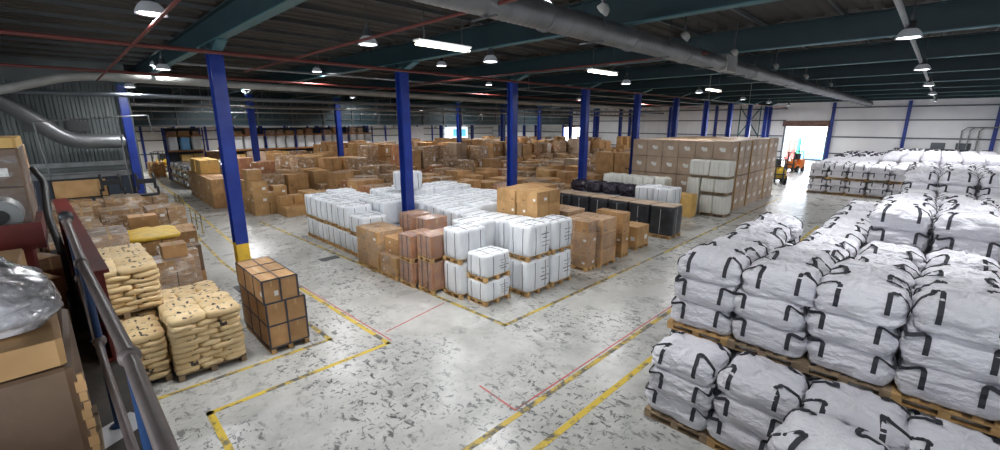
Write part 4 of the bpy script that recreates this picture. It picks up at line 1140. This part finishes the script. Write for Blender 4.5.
# ================================================================== STRAPPED CARTONS BESIDE THE YELLOW-BASED COLUMN
pallet(3.0, 10.67, 0, .82, 1.9, 'pallet under the strapped cartons beside the yellow-based column', 'wood', parts=True)
def strapped():
    for (z0, nz, x0, w, lab) in ((.14, 2, 2.58, .82, 'lower strapped block of brown cartons beside the yellow-based column'), (1.19, 1, 2.56, .72, 'upper strapped block of brown cartons beside the yellow-based column')):
        t = empty('strapped_cartons', (x0, 9.72, z0), lab, 'boxes', 'strapped cartons beside the column'); d = 1.9; h = .522
        for k in range(nz):
            for i in range(2):
                for j in range(3): cpart(t, i * w / 2, j * d / 3, k * h, w / 2, d / 3, h, 'card', 1 if (k == 0 and nz == 1 and i == 0 and j == 0) else 2 if False else 0)
        H_ = nz * h
        for i in range(3):
            x = (0.0, w / 2, w)[i]; slab('strap', 'band', t, x - .02, -.008, 0, x + .02, -.001, H_)
            slab('strap', 'band', t, x - .012, 0, H_ + .001, x + .012, d, H_ + .006)
        for j in range(4): y = j * d / 3; slab('strap', 'band', t, -.008, y - .02, 0, -.001, y + .02, H_); slab('strap', 'band', t, 0, y - .012, H_ + .001, w, y + .012, H_ + .007)
        for k in range(nz + 1): slab('strap', 'band', t, -.009, -.01, k * h - .016, w, -.001, k * h + .018); slab('strap', 'band', t, -.01, 0, k * h - .016, -.001, d, k * h + .018)
strapped()

# ================================================================== PAPER SACKS
sk = []
for s in range(5):
    me, _ = soft_mesh('sack_body', 400 + s, .58, .40, .135, 'sack', 6, [(.8, .02), (.95, .06), (1.0, .3), (1.0, .6), (.97, .86), (.86, .98), (.6, 1.02), (.3, 1.03)], 28, .016, (6, 6, 6), .010, (14, 14, 4), .03, .005, .0)
    sk.append(me)
def sack_pile(x0, y0, W, D, z0, n, name, lh=.112, skip_hidden=True, kk=0):
    pallet(x0 + W / 2, y0 + D / 2, z0, W, D, 'pallet under the ' + name, 'woodgrey', 0, 'pallets under the sack piles', parts=(z0 == 0 and y0 < 11))
    for k in range(n):
        z = z0 + .14 + k * lh; odd = k % 2
        nx, ny = (2, 3) if odd else (3, 2)
        for i in range(nx):
            for j in range(ny):
                if skip_hidden and k < n - 2 and j > 0 and i > 0: continue
                cw, cd = W / nx, D / ny; last = k == n - 1
                me = sk[rc.randrange(5)]; rz = (0 if odd else 1.5708) + rc.uniform(-.06, .06) + (3.14159 if rc.random() < .5 else 0)
                sx, sy = ((cw + .035) / .58, (cd + .035) / .40) if odd else ((cd + .035) / .58, (cw + .035) / .40)
                pos = '%s layer up, %s across, %s deep' % (ORD[k], ORD[i], ORD[j])
                tag(link('paper_sack', me, None, (x0 + (i + .5) * cw + rc.uniform(-.015, .015), y0 + (j + .5) * cd + rc.uniform(-.015, .015), z), rz, (sx, sy, lh / .135 * (1.0 if not last else 1.25))),
                    'cream paper sack, %s, %s' % (pos, name), 'sack', 'cream paper sacks')
sack_pile(.93, 9.87, 1.2, 1.2, 0, 10, 'right sack pile')
sack_pile(.93, 11.15, 1.2, 1.3, 0, 9, 'pile behind the right one')
sack_pile(-.25, 10.1, 1.1, 1.15, 0, 8, 'low left sack pile')
sack_pile(-.15, 11.35, 1.05, 1.25, 0, 8, 'tall sack pile, lower tier')
sack_pile(-.2, 11.3, 1.25, 1.3, 1.06, 8, 'tall sack pile, upper tier')
sack_pile(-.15, 12.68, 1.2, 1.3, 1.0, 8, 'far tall sack pile, upper tier')
sack_pile(-.15, 12.68, 1.2, 1.3, 0, 7, 'far tall sack pile, lower tier')

# loads behind the sacks
load(-.55, 14.5, 1.45, 1.3, 2.25, 'film-wrapped brown load behind the tall sack pile', 'cardwrap', 2, 2, 5, wrap=True)
load(1.25, 13.9, .85, .9, 1.45, 'silvery film-wrapped cartons right of the tall sacks, nearer', 'cardwrap', 2, 2, 4, wrap=True)
load(1.5, 15.0, .9, .9, 1.40, 'silvery film-wrapped cartons right of the tall sacks, farther', 'cardwrap', 2, 2, 4, wrap=True)
carton(1.75, 14.4, 1.46, .55, .5, .35, 'small brown carton on top of the nearer silvery load', 'card')
carton(2.35, 15.6, 0.62, .4, .5, .8, 'brown carton with dark foot at the edge beside the silvery load', 'card3'); carton(2.35, 15.6, 0, .42, .5, .61, 'brown carton under the dark-footed one', 'card')
load(1.0, 16.3, 1.1, 1.2, 1.55, 'carton tray load under a yellow sheet', 'card2', 3, 2, 4, wrap=False)
tag(link('yellow_sheet', (lambda me: me)(soft_mesh('yellow_sheet', 500, 1.3, 1.7, .14, 'yellow', 8, None, 32, .03, (3, 3, 3), .01, (9, 9, 9), .1, .02, .02)[0]), None, (1.6, 17.05, 1.56)), 'bright yellow sheet laid over the carton tray load', 'sheet')
load(-.3, 16.2, 1.15, 1.2, 1.95, 'open tray of pale cartons left of the yellow sheet', 'card2', 2, 2, 4)
for k in range(3):
    for j in range(2): carton(2.45 + .1 * j, 17.3 + .72 * j, .52 * k, .62, .68, .51, 'brown carton with white end label, %s layer, %s, right of the yellow sheet' % (ORD[k], ('nearer', 'farther')[j]), 'card', 1, 0, 'cartons with white end labels')
carton(1.6, 18.9, 1.52, .75, .6, .42, 'brown carton standing on the wrapped load behind the yellow sheet', 'card')
for k, (x, y, h) in enumerate(((-.6, 18.0, 1.9), (.8, 18.4, 1.5), (-.7, 19.9, 2.1), (.6, 20.2, 2.0), (1.9, 20.2, 1.9), (-.4, 22.2, 2.0), (.9, 22.6, 2.1), (-2.2, 17.0, 2.0), (-2.1, 19.3, 2.2))):
    load(x, y, 1.15, 1.2, h, 'grey-brown film-wrapped load on the left floor, %s behind the sacks' % ORD[k], 'cardwrap', 2, 2, 4, group='wrapped loads behind the sacks')
# pale board and black trolleys in front of the slate wall
load(-.6, 24.2, 1.2, 1.2, 1.95, 'wrapped load carrying the pale board, left one', 'cardwrap', 2, 2, 4)
load(.7, 24.2, 1.2, 1.2, 1.95, 'wrapped load carrying the pale board, right one', 'cardwrap', 2, 2, 4)
load(1.95, 24.0, 1.1, 1.2, 1.90, 'wrapped load under the black trolleys', 'cardwrap', 2, 2, 4)
t = empty('pale_board', (.35, 24.9, 1.95), 'pale board standing on wrapped loads before the slate-blue panel', 'board')
slab('board', 'card2', t, -.8, 0, .05, .8, .06, .75); slab('board_frame', 'dark', t, -.86, .06, .0, .86, .12, .82)
def trolley(x, y, lab, z=1.95):
    t = empty('hand_trolley', (x, y, z), lab, 'trolley', 'black hand trolleys by the slate wall')
    for s in (-.3, .3):
        c = MB(); c.tube(arc([(s, 0, .25), (s, 0, 0.75), (s, .35, .9)]), .05, 'dark', 6); link('handle', c.mesh('handle'), t)
        c = MB(); c.tube([(s * 1.15, -.05, .18), (s * 1.35, -.05, .18)], .18, 'dark', 14); link('wheel', c.mesh('wheel'), t)
    slab('toe_plate', 'darkmetal', t, -.35, -.5, .02, .35, 0, .06); slab('backrest', 'dark', t, -.33, -.03, .5, .33, .05, .7)
trolley(1.3, 24.6, 'black hand trolley before the pale board'); trolley(2.45, 24.6, 'black hand trolley next to the corner column', 1.90)
# faded yellow barriers
def barrier(x, y, L, lab):
    t = empty('barrier', (x, y, 0), lab, 'barrier', 'faded yellow barriers in the left aisle')
    for k in range(3): c = MB(); c.tube([(0, k * L / 2, 0), (0, k * L / 2, .95)], .022, 'lineyel', 6); link('post', c.mesh('post'), t)
    for z in (.5, .92): c = MB(); c.tube([(0, 0, z), (0, L, z)], .018, 'lineyel', 6); link('rail', c.mesh('rail'), t)
barrier(4.05, 23.5, 2.2, 'faded yellow tube barrier in the left aisle, nearer'); barrier(3.3, 28.5, 2.4, 'faded yellow tube barrier in the left aisle, farther'); barrier(4.4, 29.5, 2.4, 'faded yellow tube barrier in the left aisle, beside the farther one')

# ================================================================== STORAGE RACK ACROSS THE BACK
def rack(x0, n, y, label, kind):
    t = empty('storage_rack', (x0, y, 0), label, 'rack')
    for k in range(n + 1):
        for yy in (0, 1.0): slab('upright', 'steelblue', t, k * 2.8 - .05, yy - .05, 0, k * 2.8 + .05, yy + .05, 4.6)
    for k in range(n):
        for z in (1.35, 2.62, 3.92):
            for yy in (-.06, 1.0): slab('beam', 'orangedull', t, k * 2.8 + .05, yy, z - .11, k * 2.8 + 2.75, yy + .06, z)
            if z == 1.35: slab('added_dark_backing', 'walldark', t, k * 2.8 + .05, 1.02, 1.4, k * 2.8 + 2.75, 1.05, 4.55)  # dark sheet added so the gaps between the sacks look dark
            slab('shelf_board', 'woodgrey', t, k * 2.8 + .05, 0, z, k * 2.8 + 2.75, 1.0, z + .03)
    return t
SB = soft_mesh('sack_body', 600, .74, .8, 1.16, 'wallw', 7, BALEPROF, 24, .03, (3, 3, 3), 0.01, (8, 8, 1), .02, .01, .02)[0]
SBB = soft_mesh('sack_body', 601, .72, .8, 1.1, 'skyblue', 7, BALEPROF, 24, .03, (3, 3, 3), 0.01, (8, 8, 1), .02, .01, .02)[0]
def fill(x0, n, y, tagname):
    c = 0
    for k in range(n):
        for i in range(3):
            c += 1; x = x0 + k * 2.8 + .5 + i * .9
            if rc.random() < .93:
                blue = tagname == 'left rack' and c % 4 == 2
                tag(link('upright_sack', SBB if blue else SB, None, (x, y + .38, 2.65)), ('blue' if blue else 'white') + ' upright sack on the %s, %s from its left end' % (tagname, ORD[c - 1]), 'sack', 'upright sacks on the racks')
            if rc.random() < .8: carton(x, y + .45, 3.95, rc.uniform(.5, .84), .8, rc.uniform(.3, .62), 'carton on the top beam of the %s, %s from its left end' % (tagname, ORD[c - 1]), rc.choice(('card', 'card', 'cardpink', 'cardwrap')), 0, 0, 'cartons on the top beams')
            if rc.random() < .9: carton(x, y + .45, 1.38, .84, .8, rc.uniform(.7, 1.0), 'carton on the lower level of the %s, %s from its left end' % (tagname, ORD[c - 1]), rc.choice(('card', 'card3', 'cardyel')), 1, 0, 'cartons on the lower rack level')
rack(11.2, 5, 45.6, 'long storage rack with white sacks across the back', 1); fill(11.2, 5, 45.6, 'long rack')
rack(6.6, 1, 47.8, 'left storage rack with blue and white sacks beyond the aisle', 1); fill(6.6, 1, 47.8, 'left rack')
# lit panel, white sheet and sign on the far wall
def wall_item(name, label, cat, x0, z0, x1, z1, m, y=61.8, inner=None):
    t = empty(name, (x0, y, z0), label, cat)
    for q in (.2, x1 - x0 - .25): slab('hanger', 'wallrail', t, q, .02, z1 - z0, q + .05, .04, 4.75 - z0)
    slab('frame' if inner else 'sheet', m, t, 0, 0, 0, x1 - x0, .05, z1 - z0)
    if inner: slab('panel', inner, t, (x1 - x0) * .35, -.02, (z1 - z0) * .3, (x1 - x0) * .92, 0, (z1 - z0) * .85)
wall_item('lit_panel', 'glowing blue and white panel on the far wall', 'panel', 48.2, 1.9, 53.4, 4.3, 'screenw', 61.84, 'screen')
wall_item('white_sheet', 'large pale sheet hanging before the far wall', 'sheet', 39.6, 2.0, 43.6, 4.4, 'bag', 61.75)
for k in range(5):
    load(37.2 + 3.2 * k, 55 + rc.uniform(-2, 2), 1.2, 1.2, 1.5 + rc.random(), 'carton load under the low ceiling, %s from the left' % ORD[k], 'card', 2, 2, 2, pal=False, group='carton loads under the low ceiling')
for k in range(4):
    load((6.9, 10.0, 11.5, 13.0)[k], 50 + .7 * k, 1.3, 1.3, 2.6 - .3 * (k % 2), 'tall carton load beyond the grey wrapped goods, %s from the aisle' % ORD[k], 'card', 1, 2, 2, pal=False, group='loads beyond the grey goods')
for k in range(10): pallet(5.6 + .6, 52.5, .14 * k, 1.2, 1.2, 'empty pallet in the stack by the far left aisle, %s from the floor' % ORD[k], 'wood', 0, 'stack of empty pallets')

# ================================================================== FORKLIFTS
def forklift(x, y, rz, m, label):
    t = empty('forklift', (x, y, 0), label, 'forklift', None, rz)
    c = MB()
    pr = [(-.95, .35), (-.95, 1.15), (-.7, 1.32), (-.1, 1.30), (.0, .75), (.75, .70), (.95, 1.15), (1.05, 1.15), (1.05, .35)]
    n = len(pr); vs = [(a, s * .5, z) for s in (-1, 1) for a, z in pr]
    c.add(vs, [tuple(range(n - 1, -1, -1)), tuple(range(n, 2 * n))] + [(i, (i + 1) % n, n + (i + 1) % n, n + i) for i in range(n)], m)
    link('chassis', c.mesh('chassis'), t)
    c = MB(); c.lathe([(0, 0), (.42, 0), (.52, .15), (.55, .5), (.50, .85), (.0, .9)], m, 18); link('counterweight', c.mesh('counterweight'), t, (-.95, 0, .35), scale=(.55, 1.0, 1))
    for a, b_, r in ((.75, .52, .33), (.75, -.52, .33), (-.75, .46, .27), (-.75, -.46, .27)):
        c = MB(); c.tube([(0, -.11, 0), (0, .11, 0)], r, 'dark', 20); w = link('wheel', c.mesh('wheel'), t, (a, b_, r))
        c = MB(); c.tube([(0, -.12, 0), (0, .12, 0)], r * .5, 'pipe', 12); link('hub', c.mesh('hub'), w)
    c = MB()
    for s in (-.42, .42): c.tube([(-.75, s, 1.3), (-.55, s, 2.12), (.35, s, 2.15), (.85, s, .95)], .035, 'dark', 6)
    link('guard_frame', c.mesh('guard_frame'), t)
    for k in range(5): slab('guard_bar', 'dark', t, -.5 + .2 * k, -.42, 2.12, -.46 + .2 * k, .42, 2.15)
    for s in (-.3, .3):
        slab('mast_rail', 'darkmetal', t, 1.08, s - .05, .1, 1.2, s + .05, 2.1); slab('fork', 'darkmetal', t, 1.28, s - .06, .06, 2.3, s + .06, .11); slab('fork_heel', 'darkmetal', t, 1.24, s - .06, .06, 1.30, s + .06, .75)
    for z in (.35, .75, 1.95): slab('cross_plate', 'darkmetal', t, 1.1, -.42, z, 1.24, .42, z + .1)
    slab('seat_base', 'dark', t, -.45, -.25, 1.30, .0, .25, 1.42); slab('seat_back', 'dark', t, -.5, -.25, 1.40, -.38, .25, 1.85)
    c = MB(); c.tube([(.55, 0, .7), (.35, 0, 1.4)], .03, 'dark', 6); c.tube([(.35 + .17 * math.cos(a * .6283) * .3, .17 * math.sin(a * .6283), 1.4 + .17 * math.cos(a * .6283)) for a in range(11)], .015, 'dark', 5)
    link('steering_wheel', c.mesh('steering_wheel'), t)
    for s in (-.35, .35): slab('headlamp', 'label', t, .9, s - .07, 1.15, 1.0, s + .07, 1.27)
forklift(43.6, 9.62, R(200), 'yellow', 'yellow forklift parked at the end of the tall brown carton wall')
forklift(54.6, 10.55, R(170), 'orange', 'orange forklift coming in through the bright doorway')
forklift(7.3, 57.5, R(240), 'yellow', 'yellow forklift far down the left aisle')
# beyond the doorway
t = empty('container', (72, 11.0, 0), 'light blue container standing outside the far doorway', 'container')
slab('box_body', 'skyblue', t, 0, 0, .25, 6, 2.5, 3.1)
for k in range(8): slab('rib', 'skyblue', t, -.04, .1 + .31 * k, .3, 0, .2 + .31 * k, 3.05)
slab('skid', 'darkmetal', t, .1, .1, -.03, 5.9, 2.4, .25)
for k, (yy, m) in enumerate(((13.9, 'green'), (14.5, 'coral'), (15.1, 'coral'))):
    c = MB(); c.lathe([(0, 0), (.3, 0), (.28, .2), (.24, 3.0), (.0, 3.1)], m, 14)
    tag(link('tall_drum', c.mesh('tall_drum'), None, (72.5, yy, -.03)), 'tall %s plastic tube outside the doorway%s' % ('green' if m == 'green' else 'coral red', '' if k == 0 else (', right one' if k == 1 else ', left one')), 'tube')
t = empty('wall_bracing', (59.0, 15.6, 0), 'pale cross bracing on the end wall left of the doorway', 'bracing')
for a, b_ in (((0, 0, 3.5), (0, 2.2, 6.8)), ((0, 2.2, 3.5), (0, 0, 6.8)), ((0, 0, 0), (0, 0, 7.1)), ((0, 2.2, 0), (0, 2.2, 7.1))):
    c = MB(); c.tube([a, b_], .07, 'flange', 6); link('brace', c.mesh('brace'), t)

# ================================================================== UPPER DECK, RAILING AND FOREGROUND LOADS
b = MB(); b.box(-13.8, -5.8, 2.95, .12, 9.4, 3.10, 'mezz'); dk = structure('mezzanine_floor', b)
for k, y in enumerate((-5.2, -1.5, 2.2, 5.9)): slab('support_post', 'red', dk, -.25, y, 0, -.05, y + .2, 2.95)
t = empty('edge_beam', (0, 0, 0), 'dark red steel beam along the edge of the upper deck behind the railing', 'beam')
bm_ = MB()
p0, p1 = Vector((.04, 4.5, 0)), Vector((-.13, 9.4, 0))
def plank(mb, a, b_, z0, z1, th, m):
    n = Vector((-(b_ - a).y, (b_ - a).x, 0)).normalized() * th / 2
    q = [a - n, b_ - n, b_ + n, a + n]
    mb.add([(p.x, p.y, z0) for p in q] + [(p.x, p.y, z1) for p in q], [(0, 3, 2, 1), (4, 5, 6, 7), (0, 1, 5, 4), (1, 2, 6, 5), (2, 3, 7, 6), (3, 0, 4, 7)], m)
plank(bm_, p0, p1, 3.12, 3.86, .02, 'red'); link('web', bm_.mesh('web'), t)
for z in (3.12, 3.86):
    bm_ = MB(); plank(bm_, p0, p1, z - .015, z + .015, .16, 'red'); link('flange', bm_.mesh('flange'), t)
for k in range(6):
    u = .1 + .17 * k; q = p0.lerp(p1, u); slab('stiffener', 'red', t, q.x - .07, q.y - .01, 3.14, q.x + .07, q.y + .01, 3.85)
t = empty('guard_railing', (0, 0, 3.10), 'brown-grey tube railing with navy posts along the upper deck edge', 'railing')
def rtube(nm, pts, r, m): c = MB(); c.tube(pts, r, m, 14); return link(nm, c.mesh(nm), t)
rtube('top_rail', [(.085, .2, 1.1), (.055, 1.9, 1.1), (-.01, 3.3, 1.1), (-.06, 5.05, 1.1)], .0235, 'rail')
rtube('middle_rail', [(.045, .3, .60), (.02, 1.9, .60), (-.03, 3.5, .60), (-.06, 5.05, .60)], .018, 'rail')
for (x, y) in ((.055, 1.9), (-.02, 3.45), (-.06, 5.05)):
    rtube('post', [(x, y, 0), (x, y, 1.08)], .019, 'bluepost')
    for z in (1.1, .6):
        c = MB(); c.lathe([(.0, -.034), (.026, -.03), (.034, -.012), (.034, .012), (.026, .03), (.0, .034)], 'rail' if z > 1 or y < 2 else 'rail', 14); link('clamp', c.mesh('clamp'), t, (x, y, z), rot=(R(90), 0, 0))
    c = MB(); c.lathe([(0, 0), (.045, 0), (.045, .012), (.025, .02), (.0, .02)], 'bluepost', 12); link('foot_flange', c.mesh('foot_flange'), t, (x, y, 0))
c = MB(); c.lathe([(0, -.02), (.045, -.02), (.05, .03), (.02, .06), (0, .06)], 'darkmetal', 12); link('end_cap', c.mesh('end_cap'), t, (-.06, 5.1, 1.12))
c = MB(); c.box(-.16, -.11, 0, .16, .11, .004, 'paper'); tag(link('paper_sheet', c.mesh('paper_sheet'), None, (-.04, 3.40, 3.101), .5), 'white sheet of paper lying on the upper deck beside the railing', 'paper')
# foreground carton with bundle
NB = load(-1.55, 2.62, 1.45, .95, .83, 'big scuffed brown carton at the lower left on the upper deck', 'card3', 1, 1, 1, z0=3.10, pal=True, kinds=(0,), palmat='woodgrey')
carton(-.75, 3.04, 3.93, 1.2, .82, .13, 'flat brown carton lying on the big scuffed carton', 'card2', 0, .04)
me, _ = soft_mesh('film_bundle', 520, 1.15, .85, .34, 'silver', 5, TOPPROF, 80, .04, (5, 5, 5), .012, (14, 14, 14), .25, .016, .05, .034, 1)
tag(link('film_bundle', me, None, (-.83, 3.10, 4.065), .1, (1.08, .95, .74)), 'crumpled grey film-wrapped bundle on the flat carton at lower left', 'bundle')
for k in range(13): slab('torn_edge', ('card2', 'card')[k % 2], NB, 1.435 - .006 * (k % 3), -.012, .03 + .048 * k, 1.455 + .004 * (k % 2), .006, .07 + .048 * k + .006 * (k % 3))
me, _ = soft_mesh('film_heap', 521, .75, .6, .62, 'silver', 3, TOPPROF, 60, .05, (5, 5, 5), .012, (12, 12, 12), .15, .015, .05, .022, 1)
tag(link('film_heap', me, None, (-.75, 1.75, 3.10), .1), 'heap of crumpled clear film at the bottom left corner', 'film')
for k, (y0, x1, h, m) in enumerate(((3.75, -.30, .62, 'card'), (4.4, -.33, .95, 'card2'))):
    carton(x1 - .3, y0 + .28, 3.10, .6, .52, h, 'brown carton on the upper deck behind the big one, %s' % ('nearer' if k == 0 else 'farther, taller'), m, 1)
for k in range(6): carton(-.34 + .0 * k, 4.2 + .42 * k, 3.10, .18, .36, .35 + .12 * (k % 3), 'small pale packet beside the deck edge beam, %s from the camera' % ORD[k], ('cardgrey', 'card2', 'cardwrap')[k % 3], 0, .1 * k, 'small packets along the deck edge')
t = empty('red_machine', (-.87, 5.55, 2.98), 'dark red machine with two grey rollers on the upper deck', 'machine')
slab('base_frame', 'red', t, -.6, -.25, .12, .6, .3, .22)
for s in (-.5, .5): slab('leg', 'red', t, s - .06, -.2, .12, s + .06, .2, 1.0)
slab('tray', 'red', t, -.68, -.34, 1.0, .66, .3, 1.06); slab('tray_lip', 'red', t, -.68, -.36, 1.0, .66, -.32, 1.22); slab('tray_lip', 'red', t, .62, -.32, 1.0, .66, .3, 1.22)
for k, s in enumerate((-.32, .42)):
    c = MB(); c.tube([(0, -.16, 0), (0, .16, 0)], .17 - .03 * k, 'galvdark', 20); q = link('roller', c.mesh('roller'), t, (s, 0, 1.26))
    c = MB(); c.tube([(0, -.18, 0), (0, .18, 0)], .06, 'dark', 10); link('axle', c.mesh('axle'), q)
load(-1.75, 6.45, 1.45, 1.15, 1.66, 'tall film-wrapped brown stack on the upper deck at the left edge', 'card3', 2, 1, 4, z0=3.10, wrap=True, pal=True, jit=.01)
carton(-1.0, 7.0, 4.76, 1.4, 1.1, .10, 'light carton lid lying on the tall wrapped stack', 'cardyel')
load(-1.7, 7.95, 1.35, 1.1, 1.62, 'second wrapped stack behind the tall one at the left edge', 'card2', 2, 2, 4, z0=3.10, wrap=False, pal=True)
t = empty('chain_hose', (-.28, 7.9, 3.1), 'black hose hanging over the deck edge by the red beam', 'hose')
c = MB(); c.tube(arc([(0, 0, 1.35), (.08, -.3, 1.2), (.06, -.9, .9), (.12, -1.5, .55), (.1, -1.8, 0)]), .035, 'dark', 8); link('hose', c.mesh('hose'), t)
